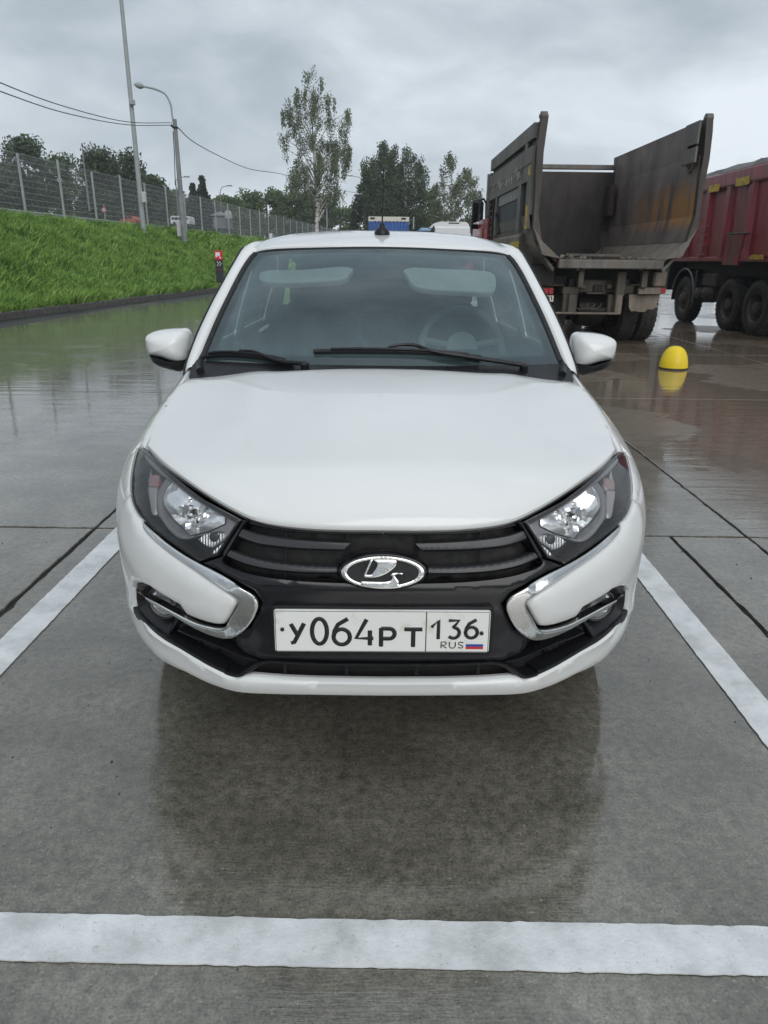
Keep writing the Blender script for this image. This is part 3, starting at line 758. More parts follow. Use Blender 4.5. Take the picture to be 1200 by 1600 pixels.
m_ = MB(); m_.tube([(0, NOSE-.0, .765), (0, NOSE+.0, .60)], .004, 6)
# emblem pod: swells out of the bars
def ell(cx, cz, rx, rz, n=64): t = np.linspace(0, 2*pi, n, endpoint=False); return np.stack([cx+rx*np.cos(t), cz+rz*np.sin(t)], 1)
EC = on_front((597.5, 885)); EZ = float(EC[1]); EY = NOSE-.030
TILT = radians(14)
def eplane(P): return np.stack([P[:, 0], np.full(len(P), EY)+(P[:, 1])*math.sin(TILT), EZ+P[:, 1]*math.cos(TILT)], 1)
EM = empty('emblem', (0, 0, 0)); EM.parent = CAR; ORIG[EM.name] = ORIG[CAR.name]
panel('emblem_surround', ell(0, 0, .1085, .047), eplane, GLOSS_BLACK, EM, h=.008, er=.016, skirt=.045, off=.000)
panel('emblem_ring', ell(0, 0, .0985, .0395), eplane, CHROME, EM, h=.0035, off=.009, er=.005, skirt=.008, holes=[ell(0, 0, .0820, .0300)])
panel('emblem_field', ell(0, 0, .084, .032), eplane, MATT_BLACK, EM, h=.01, off=.0035, er=0, skirt=0)
def ec(pts): return np.array([((a-588)/465*.0985, (300-b)/190*.0385) for a, b in pts])
panel('emblem_figure', smooth_line(ec([(485, 150), (590, 147), (700, 150), (738, 160), (742, 190), (722, 235), (670, 285), (600, 330), (520, 358), (440, 362), (372, 356), (384, 320), (455, 318), (500, 265), (526, 205), (500, 175), (468, 165), (400, 318), (384, 320), (372, 356), (452, 150)][:16]), 3, True, corners={0, 10, 11, 15}), eplane, CHROME, EM, h=.003, off=.010, er=.003, skirt=.006)
panel('emblem_figure', smooth_line(ec([(452, 150), (478, 150), (404, 325), (376, 340)]), 1, True), eplane, CHROME, EM, h=.003, off=.009, er=.001, skirt=.005)
panel('emblem_figure', smooth_line(ec([(350, 400), (500, 404), (620, 402), (672, 385), (690, 355), (668, 330), (690, 303), (735, 298), (812, 300), (806, 328), (748, 318), (722, 335), (742, 365), (765, 400), (770, 440), (800, 470), (700, 488), (560, 490), (430, 474), (345, 440)]), 3, True, corners={0, 8, 9, 15}), eplane, CHROME, EM, h=.003, off=.010, er=.0025, skirt=.006)
# lower intake: frame line, backing, ribs
panel('intake_backing', both(np.array([[0, .315], [.46, .315], [.72, .36], [1.02, .56], [1.0, .60], [.80, .60], [.50, .44], [0, .44]])), front, MATT_BLACK, CAR, h=.04, off=-.055, er=0, skirt=0)
strip_bar('intake_frame', [(597, 1036.5), (520, 1036), (450, 1033.5), (420, 1032), (400, 1036), (384, 1046), (372, 1052.5), (350, 1048)], [(597, 1042), (520, 1041.5), (450, 1039), (424, 1038), (405, 1043), (388, 1053), (373, 1060), (352, 1056)], .002, -.004, SATIN_BLACK, CAR, thick=.04, bulge=.002)
strip_bar('intake_frame', [(352, 1046), (330, 1036), (300, 1019), (262, 997), (240, 981), (215, 960), (207, 945)], [(353, 1055), (330, 1044.5), (300, 1028), (258, 1004), (240, 991), (213, 967), (205, 951)], .000, -.003, SATIN_BLACK, CAR, thick=.05, bulge=.002)
strip_bar('intake_bar', [(403, 1033), (380, 1027), (350, 1015), (320, 1002), (290, 991), (276, 984)], [(400, 1037), (380, 1031), (350, 1019), (320, 1006.5), (290, 995.5), (275, 989)], -.004, -.008, SATIN_BLACK, CAR, thick=.04, bulge=.001)
for px_ in (443, 541):
    P0 = FP([(px_, 1039), (px_, 1062)]); W0 = front(P0)+surf_n(front, P0)*-.022
    for sg in (1, -1):
        m_ = MB(); m_.tube([W0[0], W0[1]], .005, 6); m_.build('rib', SATIN_BLACK, CAR, side=sg)
# side grilles of the lower fascia and the lamp pocket
pock = FP(cF([(440, 345), (560, 395), (700, 460), (820, 512), (790, 540), (760, 600), (700, 690), (560, 625), (420, 545), (345, 500), (335, 490)]))
def ripple(V, d): return .003*np.sin(V[:, 0]*260)
for sg in (1, -1): panel('side_intake', pock, front, SATIN_BLACK, CAR, h=.008, off=-.028, er=.006, skirt=.02, side=sg, disp=ripple)
fogp = FP(cF([(40, 110), (70, 75), (130, 72), (260, 140), (400, 225), (450, 260), (455, 306), (440, 345), (335, 500), (320, 525), (160, 395), (60, 290), (42, 200)]))
fc_ = FP([(240.5, 949)])[0]
def fog_disp(V, d):
    r = np.hypot((V[:, 0]-fc_[0]), (V[:, 1]-fc_[1]))
    return -.030*np.clip(d/.03, 0, 1)-.035*np.clip(1-(r/.060)**4, 0, 1)
for sg in (1, -1):
    panel('lamp_pocket', fogp, front, SATIN_BLACK, CAR, h=.007, off=-.006, er=.006, skirt=.02, side=sg, disp=fog_disp)
    c3 = front(np.array([fc_]))[0]; n3 = surf_n(front, np.array([fc_]))[0]
    ax = np.array([.18, -.97, .06])
    fl = MB(); fl.lathe([(.044, -.02), (.049, .0), (.045, .006), (.041, .0)], c3-ax*.0-n3*.030, ax, 28, cap=False)
    FO = fl.build('fog_lamp', LAMP_BLACK, CAR, True, side=sg)
    fl = MB(); fl.lathe([(.0, -.03), (.02, -.026), (.035, -.014), (.041, .0)], c3-n3*.030, ax, 28, cap=False); fl.build('reflector', BEZEL, FO, True, side=sg)
    fl = MB(); fl.lathe([(.0, .008), (.02, .0065), (.036, .002), (.041, -.002)], c3-n3*.030, ax, 28, cap=False); fl.build('lens', LENS, FO, True, side=sg)

# headlights
def scale_loop(P, d):
    P = np.asarray(P); 
    if area2(P) < 0: P = P[::-1]
    t = np.roll(P, -1, 0)-np.roll(P, 1, 0); t /= np.linalg.norm(t, axis=1)[:, None]+1e-12
    return P+np.stack([-t[:, 1], t[:, 0]], 1)*d
refl = FP(cL([(400, 378), (500, 440), (560, 520), (650, 560), (800, 655), (840, 690), (838, 775), (700, 840), (500, 890), (430, 840), (370, 770), (318, 680), (303, 570), (320, 480), (350, 425)]))
refl = smooth_line(refl, 4, True, corners={0, 5, 6, 8}); rc = refl.mean(0); refl = rc+(refl-rc)*1.16
park = smooth_line(FP(cL([(618, 965), (700, 905), (830, 890), (960, 905), (900, 970), (770, 1055), (700, 1035)])), 3, True, corners={0, 3, 5})
park2 = smooth_line(FP(cL([(985, 945), (960, 1000), (880, 1110), (770, 1145), (790, 1090), (880, 1010)])), 2, True, corners={0, 3})
ind = smooth_line(FP(cL([(120, 400), (215, 395), (212, 440), (203, 560), (195, 690), (160, 700), (135, 560)])), 3, True, corners={0, 1})
ind2 = smooth_line(FP(cL([(140, 270), (240, 262), (236, 330), (218, 388), (122, 392), (122, 330)])), 3, True, corners={0, 1, 3, 4})
bez = smooth_line(FP(cL([(300, 330), (330, 300), (420, 340), (600, 480), (800, 600), (1000, 720), (1090, 780), (1010, 905), (960, 960), (860, 890), (760, 900), (640, 925), (540, 965), (440, 965), (350, 900), (280, 800), (225, 700), (215, 560), (235, 430)])), 4, True, corners={6, 7, 8})
strp = smooth_line(FP(cL([(165, 90), (260, 190), (420, 330), (640, 500), (800, 600), (960, 690), (1085, 765), (1060, 800), (900, 720), (700, 600), (540, 490), (400, 370), (300, 300), (230, 240), (120, 110)])), 3, True, corners={0, 6, 7, 14})
def bowl(V, d):
    u = (V-rc); r = np.hypot(u[:, 0], u[:, 1]); a = np.arctan2(u[:, 1], u[:, 0])
    fac = .009*np.sin(a*3+np.floor(r/.05)*1.7)+.003*np.sign(np.sin(a*4+1.0))
    return -.040*np.clip(1-(r/.10)**2, 0, 1)+fac*np.clip(d/.02, 0, 1)
for sg in (-1, 1):
    HL = empty('headlight', (0, 0, 0)); HL.parent = CAR; ORIG[HL.name] = ORIG[CAR.name]
    panel('lamp_housing', scale_loop(LAMP, .001), front, LAMP_BLACK, HL, h=.02, off=-.070, er=0, skirt=0, side=sg)
    panel('lamp_bezel', bez, front, BEZEL, HL, h=.012, off=-.022, er=.006, skirt=.03, holes=[scale_loop(refl, -.003)], side=sg)
    panel('lamp_bezel', strp, front, BEZEL, HL, h=.012, off=-.012, er=.003, skirt=.03, side=sg)
    panel('reflector', refl, front, REFLECTOR, HL, h=.006, off=-.024, er=.0, skirt=.012, disp=bowl, side=sg, sharp=16)
    rw = front(np.array([rc]))[0]-surf_n(front, np.array([rc]))[0]*.055
    m_ = MB(); m_.lathe([(.012, -.02), (.012, .012), (.008, .02), (0, .022)], rw, (.1, -1, .12), 16); m_.build('bulb_shield', CHROME_SATIN, HL, True, side=sg)
    panel('parking_lamp', park, front, RIBBED, HL, h=.006, off=-.024, er=.004, skirt=.02, side=sg)
    pc = park.mean(0)+np.array([-.004, .006]); pw = front(np.array([pc]))[0]-surf_n(front, np.array([pc]))[0]*.022
    m_ = MB(); m_.lathe([(.012, -.01), (.012, .004), (.007, .006), (0, .006)], pw, (.2, -1, .2), 16); m_.build('bulb', LAMP_BLACK, HL, True, side=sg)
    panel('corner_insert', park2, front, RIBBED, HL, h=.006, off=-.018, er=.003, skirt=.01, side=sg)
    panel('indicator', ind, front, AMBER, HL, h=.008, off=-.024, er=.004, skirt=.015, side=sg)
    panel('side_reflector', ind2, front, SIDE_RED, HL, h=.008, off=-.026, er=.004, skirt=.015, side=sg)
    rimo = scale_loop(LAMP, .0015)
    panel('lamp_rim', rimo, front, MATT_BLACK, HL, h=.006, off=-.0035, er=.001, skirt=.05, side=sg, holes=[scale_loop(LAMP, .0085)])
    panel('lens', scale_loop(LAMP, .0015), front, LENS, HL, h=.006, off=.0035, er=.003, skirt=0, side=sg)

# fender, doors, quarter panel, sill: one sheet each on the side surface
def zt_s(y): return float(_ZT(np.array([y]))[0])
def SP(y, z): return np.array([s_of_y(y), z])
lamp_edge = FP(cL([(150, 52), (84, 55), (46, 190), (18, 360), (16, 500)]))
fend = [lamp_edge[4], lamp_edge[3], lamp_edge[2], lamp_edge[1], lamp_edge[0]]
fend = [np.array([on_front((200, 770))[0]*-1, z_seam+.004])]+[lamp_edge[k_] for k_ in (4, 3, 2, 1, 0)]
for y in (2.15, 2.3, 2.5, 2.7, 2.85): 
    if s_of_y(y) > fend[-1][0]+.03: fend.append(SP(y, zt_s(y)-.001))
FD_Y = 2.92
fend += [SP(FD_Y, zt_s(FD_Y)), SP(FD_Y-.005, .55), SP(FD_Y-.04, .25), SP(fr_axle+.36, .23)]
fend += [np.array([s_of_y(fr_axle)+R_A*cos(a), .295+R_A*sin(a)]) for a in np.linspace(.0, pi-a_seam, 16)]
fend[-1] = np.array([s_of_y(fr_axle)-R_A*cos(a_seam), z_seam+.004])
REAR_AX, D1, D2, TAIL = 4.88, 3.95, 4.72, 5.72
for sg in (-1, 1):
    panel('fender', np.array(fend), front, WHITE_WET, CAR, h=.022, er=.006, skirt=.02, side=sg)
    fd = [SP(FD_Y+.008, .25), SP(D1, .25), SP(D1, zt_s(D1)-.02), SP(3.4, zt_s(3.4)-.02), SP(FD_Y+.008, zt_s(FD_Y)-.02)]
    D = panel('front_door', np.array(fd), front, WHITE, CAR, h=.05, er=.006, skirt=.02, side=sg)
    m_ = MB(); m_.tube([(.845, 3.72, .86), (.875, 3.75, .862), (.876, 3.86, .866), (.845, 3.89, .868)], .011, 8); m_.build('door_handle', WHITE, D, True, side=sg)
    rd = [SP(D1+.008, .25), SP(4.50, .25), SP(4.52, .40), SP(4.62, .56), SP(D2, .66), SP(D2+.05, zt_s(4.7)-.02), SP(D1+.008, zt_s(D1)-.02)]
    D = panel('rear_door', np.array(rd), front, WHITE, CAR, h=.05, er=.006, skirt=.02, side=sg)
    m_ = MB(); m_.tube([(.845, 4.48, .87), (.875, 4.51, .872), (.876, 4.62, .876), (.845, 4.65, .878)], .011, 8); m_.build('door_handle', WHITE, D, True, side=sg)
    qp = [SP(4.508, .25)]+[SP(REAR_AX-R_A*cos(a), .295+R_A*sin(a)) for a in np.linspace(0.0, pi, 18)]+[SP(TAIL-.3, .25), SP(TAIL-.12, .5), SP(TAIL-.1, .97), SP(D2+.06, zt_s(4.8)-.02), SP(D2+.008, .66), SP(4.63, .56)]
    panel('quarter_panel', np.array(qp), front, WHITE, CAR, h=.05, er=.006, skirt=.02, side=sg)
    m_ = MB(); m_.bx(.72, .80, 2.75, 4.5, .17, .245, .02); m_.build('sill', WHITE, CAR, side=sg)
    # wheels
for yy in (fr_axle, REAR_AX):
    for sg in (-1, 1):
        m_ = MB(); m_.lathe([(.19, -.085), (.215, -.095), (.27, -.098), (.288, -.085), (.293, -.05), (.293, .05), (.288, .085), (.27, .098), (.215, .095), (.19, .085)], (.703, yy, .293), (1, 0, 0), 40, cap=False)
        WH = m_.build('wheel', RUBBER, CAR, True, side=sg)
        m_ = MB(); m_.lathe([(.195, -.08), (.19, 0), (.19, .06), (.205, .085), (.198, .088), (.18, .07), (.175, .0), (.06, .01), (.055, .035), (.0, .04)], (.703, yy, .293), (1, 0, 0), 40, cap=False)
        for k in range(5):
            a = k*2*pi/5+.3; R = np.array([[1, 0, 0], [0, cos(a), -sin(a)], [0, sin(a), cos(a)]])
            m_.box(np.array([.79, yy, .293])+R@np.array([0, 0, .115]), (.03, .05, .14), R, .01)
        m_.build('rim', CHROME_SATIN, WH, True, side=sg)
        # dark inner arch
        m_ = MB(); G_ = [[(x, yy+.335*cos(a), .295+.335*sin(a)) for a in np.linspace(.1, pi-.1, 20)] for x in (.52, .77)]
        m_.grid(np.array(G_)); m_.build('wheel_liner', MATT_BLACK, CAR, True, side=sg)
# underbody and closing panels behind
m_ = MB(); m_.bx(-.58, .58, 1.97, 5.45, .20, .27); m_.bx(-.40, .40, 1.66, 1.96, .27, .34); m_.bx(-.45, .45, 1.66, 2.65, .30, .60)
m_.build('underbody', MATT_BLACK, CAR)
def rearsurf(P): W = front(P); W[:, 1] = NOSE+TAIL-(W[:, 1])*.62-.59; return W
m_ = MB()
zz = np.linspace(.24, .98, 14); ss = np.linspace(-1.55, 1.55, 50)
G_ = []
for z in zz:
    W = front(np.stack([ss, np.full(50, z)], 1)); yb = TAIL-np.minimum((W[:, 1]-NOSE)*.45, .42)-.05*max(0, (z-.6)/.4); 
    G_.append(np.stack([W[:, 0]*.99, yb, W[:, 2]], 1))
m_.grid(np.array(G_), flip=False); m_.build('rear_bumper', WHITE, CAR, True)

# ---------------- glasshouse
def wind(P):   # u in metres at mid height (-.63..63), v 0..1 scaled by .76 m
    u = P[:, 0]/.63; v = P[:, 1]/.76
    bx_, by_, bz_ = .703*u, 2.635+.185*np.abs(u)**2.2, 1.000-.012*u*u
    tx_, ty_, tz_ = .556*u, 3.270+.085*np.abs(u)**2.2, 1.413-.022*u*u
    bl_ = .030*np.sin(pi*np.clip(v, 0, 1))
    return np.stack([bx_+(tx_-bx_)*v, by_+(ty_-by_)*v-bl_*.55, bz_+(tz_-bz_)*v+bl_*.85], 1)
GL = np.array([(-.63, -.0), (-.3, -.0), (0, 0), (.3, 0), (.63, 0), (.63, .38), (.63, .745), (.615, .76), (.3, .76), (0, .76), (-.3, .76), (-.615, .76), (-.63, .745), (-.63, .38)])
panel('windscreen', GL, wind, WINDSCREEN, CAR, h=.03, off=.002, er=0, skirt=0, attr='edge_dist')
hole = smooth_line(np.array([(-.50, .055), (-.20, .035), (.15, .03), (.42, .045), (.535, .045), (.575, .075), (.59, .30), (.598, .60), (.59, .70), (.55, .728), (.3, .737), (.03, .738), (.024, .695), (-.024, .695), (-.03, .738), (-.3, .737), (-.55, .728), (-.59, .70), (-.598, .60), (-.592, .30), (-.57, .09)]), 4, True)
FRIT, _t, _b = princ('windscreen_black_band', (.012, .013, .015), .35)
panel('windscreen_band', GL, wind, FRIT, CAR, h=.012, off=-.002, er=0, skirt=0, holes=[hole])
# rubber seal round the glass
edge = [wind(np.array([p]))[0] for p in smooth_line(np.array([(-.632, .01), (-.632, .38), (-.632, .745), (-.612, .763), (-.3, .764), (0, .764), (.3, .764), (.612, .763), (.632, .745), (.632, .38), (.632, .01)]), 6)]
m_ = MB(); k_ = len(edge); m_.tube(edge, [.005+.0075*min(1, max(0, abs(p[0])-.50)/.04) if p[2] < 1.385 else .006 for p in edge], 8); m_.build('windscreen_seal', RUBBER, CAR, True)
def sidesurf(P):   # (y, z) above the waist
    y, z = P[:, 0], P[:, 1]; q = np.clip((z-.955)/.47, 0, 1.15)
    base = np.interp(y, [2.75, 3.1, 3.5, 5.0, 5.5], [.775, .785, .79, .785, .76]); tip_ = np.interp(y, [3.2, 3.5, 4.4, 5.1], [.612, .628, .625, .60])
    return np.stack([base-(base-tip_)*q**1.25, y, z], 1)
frame = smooth_line(np.array([(2.84, .945), (2.985, 1.085), (3.12, 1.20), (3.26, 1.31), (3.40, 1.395), (3.55, 1.435), (3.8, 1.455), (4.2, 1.46), (4.6, 1.44), (4.9, 1.385), (5.12, 1.28), (5.32, 1.12), (5.45, .99), (5.45, .955), (4.2, .955), (3.2, .955)]), 4, True, corners={0, 12, 13, 14, 15})
w1 = smooth_line(np.array([(3.06, 1.00), (3.20, 1.12), (3.42, 1.30), (3.62, 1.385), (3.86, 1.405), (3.88, 1.0)]), 3, True, corners={0, 4, 5})
w2 = smooth_line(np.array([(3.98, 1.0), (3.96, 1.405), (4.3, 1.41), (4.6, 1.38), (4.80, 1.28), (4.86, 1.0)]), 3, True, corners={0, 1, 5})
for sg in (-1, 1):
    panel('door_frame', frame, sidesurf, WHITE, CAR, h=.03, er=.012, skirt=.02, holes=[w1, w2], side=sg)
    panel('frame_lining', frame, sidesurf, MATT_BLACK, CAR, h=.05, off=-.028, er=0, skirt=0, holes=[w1, w2], side=sg)
    panel('side_window', w1, sidesurf, SIDE_GLASS, CAR, h=.05, off=-.006, er=0, skirt=0, side=sg)
    panel('side_window', w2, sidesurf, SIDE_GLASS, CAR, h=.05, off=-.006, er=0, skirt=0, side=sg)
    # windscreen pillar: a rounded strip between the glass edge and the door frame
    vv = np.linspace(-.03, .80, 26)
    L_ = wind(np.stack([np.full(26, .644), vv], 1)); 
    ym = np.interp(vv, [-.03, 0, .2, .4, .6, .76, .80], [2.82, 2.85, 2.995, 3.13, 3.28, 3.42, 3.47])
    zm = np.interp(ym, [2.82, 2.985, 3.12, 3.26, 3.40, 3.55], [.93, 1.088, 1.203, 1.313, 1.398, 1.437])
    R_ = sidesurf(np.stack([ym, zm], 1))
    rows = []
    for k_, u in enumerate(np.linspace(0, 1, 7)):
        q_ = sin(pi*u)*.016; mid_ = L_+(R_-L_)*u; mid_[:, 1] -= q_*.7; mid_[:, 2] += q_*.5; mid_[:, 0] += q_*.6
        if k_ == 0: mid_[:, 1] += .006; mid_[:, 2] -= .006
        rows.append(mid_)
    m_ = MB(); m_.grid(np.array(rows)); m_.build('windscreen_pillar', WHITE_WET, CAR, True, side=sg)
    m_ = MB(); m_.tube([tuple(R_[i]+np.array([.004, .004, .0])) for i in range(0, 26)], .0045, 6); m_.build('door_seal', RUBBER, CAR, True, side=sg)
# roof
_ZC = Spl([3.2, 3.3, 3.6, 3.9, 4.3, 4.7, 5.0, 5.15], [1.405, 1.432, 1.488, 1.508, 1.508, 1.478, 1.425, 1.39])
def roof(P):
    x, y = P[:, 0], P[:, 1]; a = np.abs(x)/.60
    return np.stack([x, y, _ZC(y)-.030*a**2-.030*np.clip(a, 0, 1.1)**7], 1)
ro = smooth_line(np.array([(0, 3.283), (.3, 3.30), (.50, 3.345), (.573, 3.385), (.602, 3.50), (.612, 3.8), (.612, 4.3), (.60, 4.75), (.57, 5.05), (.3, 5.12), (0, 5.14)]), 5, corners={3, 8})
ro[0, 0] = ro[-1, 0] = 0
panel('roof', both(ro), roof, WHITE, CAR, h=.03, er=.012, skirt=.03)
m_ = MB(); m_.add([(-.56, 5.08, 1.40), (.56, 5.08, 1.40), (.68, 5.55, .93), (-.68, 5.55, .93)], [(0, 3, 2, 1)]); m_.build('rear_window', DARK_GLASS, CAR)
m_ = MB(); m_.bx(-.70, .70, 5.50, 5.66, .90, .965, .02); m_.build('boot_lid', WHITE, CAR)
# roof aerial
ab = roof(np.array([[.0, 3.53]]))[0]
m_ = MB(); m_.lathe([(.036, -.006), (.036, .008), (.028, .022), (.012, .036), (.009, .05), (0, .051)], ab, (0, -.15, 1), 24); AN = m_.build('aerial', SATIN_BLACK, CAR, True)
dd = np.array([0.02, .10, 1.0]); dd /= np.linalg.norm(dd); q0 = ab+np.array([0, -.004, .04])
m_ = MB(); m_.tube([q0+dd*t_ for t_ in np.linspace(0, .245, 60)], [.0040 if i_ < 10 else (.0019+.0008*(i_ % 2)) for i_ in range(60)], 6); m_.build('aerial_mast', SATIN_BLACK, AN)

# cowl and wipers
def cowl(P):
    x, t = P[:, 0], P[:, 1]; y = 2.555+.055*(np.abs(x)/.7)**2+t*(.17); 
    zb = hood_z(x, np.full(len(x), 2.52))-.030-.010*(np.abs(x)/.7)**2
    return np.stack([x, y, zb+t*.045], 1)
m_ = MB(); xs = np.linspace(-.74, .74, 40); G_ = []
for t_ in np.linspace(0, 1, 8):
    yb = 2.53+.13*np.abs(xs/.74)**2.2; wb = wind(np.stack([np.clip(xs/.703*.63, -.66, .66), np.full(40, .012)], 1))
    A_ = np.stack([xs, yb, hood_z(xs, np.full(40, 2.55))-.045], 1); B_ = wb+np.array([0, -.004, -.004]); B_[:, 0] = xs
    G_.append(A_+(B_-A_)*t_)
m_.grid(np.array(G_)); m_.build('cowl_panel', SATIN_BLACK, CAR, True)
for sg in (-1, 1):
    m_ = MB(); m_.tube([(.695, 2.74, .960), (.712, 2.81, .975), (.703, 2.85, 1.01)], [.014, .016, .010], 8); m_.build('cowl_corner', SATIN_BLACK, CAR, True, side=sg)
def on_wind(p):
    g = np.array([(p[0]-597)/300*.6, .1])
    for _ in range(20):
        Q = np.array([g, g+[1e-4, 0], g+[0, 1e-4]]); I = project(wind(Q)); J = np.stack([(I[1]-I[0])/1e-4, (I[2]-I[0])/1e-4], 1)
        g = g+np.clip(np.linalg.solve(J, np.array(p, float)-I[0]), -.1, .1)
    return g
def WP(pts, off=.012): Q = np.array([on_wind(p) for p in pts]); return wind(Q)+surf_n(wind, Q)*off
for nm, blade, arm, cap_ in (('a', [(322, 559.5), (345, 556), (380, 557), (430, 564), (458, 573)], [(378, 554.5), (400, 556), (415, 562), (440, 572), (478, 576)], (478, 577)),
                       ('b', [(491, 552.5), (560, 551.5), (640, 553), (700, 556.5), (750, 562)], [(607, 549), (625, 546), (648, 546.5), (672, 555), (740, 566), (815, 578)], (815, 579))):
    WI = empty('wiper', (0, 0, 0)); WI.parent = CAR; ORIG[WI.name] = ORIG[CAR.name]
    B_ = smooth_line(WP(blade, .012), 5); m_ = MB(); m_.tube(B_, .0095, 6); m_.build('wiper_blade', RUBBER, WI, True)
    B2 = smooth_line(WP(blade, .022), 5); m_ = MB(); m_.tube(B2[2:-2], .006, 6); m_.build('wiper_spine', SATIN_BLACK, WI, True)
    A_ = smooth_line(WP(arm, .024), 5); m_ = MB(); m_.tube(A_, np.linspace(.005, .009, len(A_)), 8); m_.lathe([(.016, -.02), (.016, .006), (.010, .012), (0, .013)], A_[-1]+np.array([0, -.0, -.006]), (0, -.2, 1), 14); m_.build('wiper_arm', SATIN_BLACK, WI, True)

# door mirrors
def cM(pts): return [(200+a/7.5, 480+b/7.5) for a, b in pts]
mo = cM([(218, 355), (240, 320), (320, 280), (440, 258), (560, 251), (640, 254), (690, 275), (718, 320), (726, 400), (724, 520), (712, 590), (660, 632), (600, 636), (520, 618), (430, 585), (330, 555), (262, 535), (238, 490), (222, 420)])
mlow = cM([(266, 538), (330, 560), (430, 590), (520, 622), (600, 640), (660, 636), (712, 595), (690, 660), (640, 745), (560, 735), (450, 705), (350, 668), (290, 615)])
def pillow(name, outl, Yp, dep, back, mat, parent, cshift=(0, 0), side=1, n=10, pw=2.2, rr=4):
    P = smooth_line(np.array([at(a, b, Yp)[[0, 2]] for a, b in outl]), rr, True); P[:, 0] = -P[:, 0]
    P = resample(P, .012); 
    if area2(P) < 0: P = P[::-1]
    c = P.mean(0)+np.array(cshift); rows = []
    for t_ in np.linspace(0, 1, n+1):
        a = t_*pi/2; r_ = cos(a); q = c+(P-c)*max(r_, 1e-3)**(2/pw)
        rows.append(np.stack([q[:, 0], np.full(len(P), Yp)-dep*sin(a)**(2/pw*1.0), q[:, 1]], 1))
    rows = rows[::-1]; rows += [np.stack([P[:, 0]-.0, np.full(len(P), Yp+back), P[:, 1]], 1)]
    q = c+(P-c)*.93; rows += [np.stack([q[:, 0], np.full(len(P), Yp+back+.004), q[:, 1]], 1)]
    m_ = MB(); m_.grid(np.array(rows), closed_u=True, flip=True); m_.F.append(list(range((len(rows)-1)*len(P), len(rows)*len(P)))[::-1]); m_.MI.append(0)
    return m_.build(name, mat, parent, True, 50, side=side), P, c
for sg in (-1, 1):
    DM = empty('wing_mirror', (0, 0, 0)); DM.parent = CAR; ORIG[DM.name] = ORIG[CAR.name]
    _, MP, mc = pillow('mirror_cover', mo, 3.05, .105, .045, WHITE, DM, (-.02, .0), sg)
    pillow('mirror_base', mlow, 3.055, .085, .04, SATIN_BLACK, DM, (-.01, .01), sg)
    m_ = MB(); q = mc+(MP-mc)*.88; n_ = len(q); m_.add(np.stack([q[:, 0], np.full(n_, 3.104), q[:, 1]], 1), [tuple(range(n_))[::-1]]); m_.build('mirror_glass', MIRROR_GLASS, DM, side=sg)
    m_ = MB(); m_.tube([(.86, 3.06, .955), (.80, 3.05, .975), (.765, 3.04, .985)], [.03, .028, .034], 10); m_.build('mirror_foot', SATIN_BLACK, DM, True, side=sg)
    # side repeater
    sr = [at(a, b, 3.03)+np.array([0, -.0, 0]) for a, b in cM([(245, 478), (300, 508), (380, 528), (440, 572), (340, 556), (262, 532)])]
    m_ = MB(); m_.prism([(-p[0], 3.0, p[2]) for p in sr], (0, -.012, 0)); m_.build('indicator', LENS, DM, side=sg)

# cabin
m_ = MB(); xs = np.linspace(-.68, .68, 30); G_ = []
for t_, dz in ((0, -.02), (.35, .0), (.7, .005), (1.0, -.02), (1.05, -.12), (1.05, -.40)):
    yb = 2.70+.09*np.abs(xs/.68)**2; G_.append(np.stack([xs, yb+t_*.50, .985+dz+0*xs-.02*(xs/.68)**2+.03*np.exp(-((xs-.36)/.18)**2)*(t_ > .5)], 1))
m_.grid(np.array(G_)); m_.build('dashboard', DASH, CAR, True)
# steering wheel (driver sits on the picture's right)
m_ = MB(); cw = np.array([.37, 3.33, .99]); axw = np.array([0, -.90, .43]); axw /= np.linalg.norm(axw)
a_ = np.cross(axw, (1, 0, 0)); a_ /= np.linalg.norm(a_); ring = [cw+.185*(cos(t_)*np.array([1., 0, 0])+sin(t_)*a_) for t_ in np.linspace(0, 2*pi, 49)]
m_.tube(ring, .017, 10, cap=False); m_.lathe([(.07, -.02), (.075, .01), (.05, .03), (0, .035)], cw, axw*-1, 20)
for t_ in (0.2, pi-.2, -pi/2): m_.tube([cw, cw+.18*(cos(t_)*np.array([1., 0, 0])+sin(t_)*a_)], .016, 8)
m_.build('steering_wheel', WHEELGREY, CAR, True)
for x_ in (-.37, .37):
    for y_ in (3.85, 4.65):
        S_ = empty('seat', (0, 0, 0)); S_.parent = CAR; ORIG[S_.name] = ORIG[CAR.name]
        m_ = MB(); m_.bx(x_-.25, x_+.25, y_-.45, y_+.05, .42, .56, .05); m_.build('seat_cushion', FABRIC, S_, True)
        m_ = MB(); R = np.array([[1, 0, 0], [0, cos(-.3), -sin(-.3)], [0, sin(-.3), cos(-.3)]]); m_.box((x_, y_+.12, .83), (.48, .14, .62), R, .05); m_.build('backrest', FABRIC, S_, True)
        m_ = MB(); m_.box((x_, y_+.23, 1.20), (.26, .10, .17), R, .04); m_.build('headrest', FABRIC, S_, True)
m_ = MB(); m_.bx(-.70, .70, 2.72, 5.4, .27, .40); m_.bx(-.74, -.70, 2.9, 5.3, .30, .94); m_.bx(.70, .74, 2.9, 5.3, .30, .94); m_.bx(-.68, .68, 4.9, 5.5, .4, .99)
m_.build('cabin_lining', MATT_BLACK, CAR)
m_ = MB(); G_ = []
for y_ in np.linspace(3.36, 5.1, 10): 
    xs = np.linspace(-.56, .56, 12); G_.append(np.stack([xs, 0*xs+y_, roof(np.stack([xs, 0*xs+y_], 1))[:, 2]-.035], 1))
m_.grid(np.array(G_)); m_.build('headliner', LIGHT_TRIM, CAR, True)
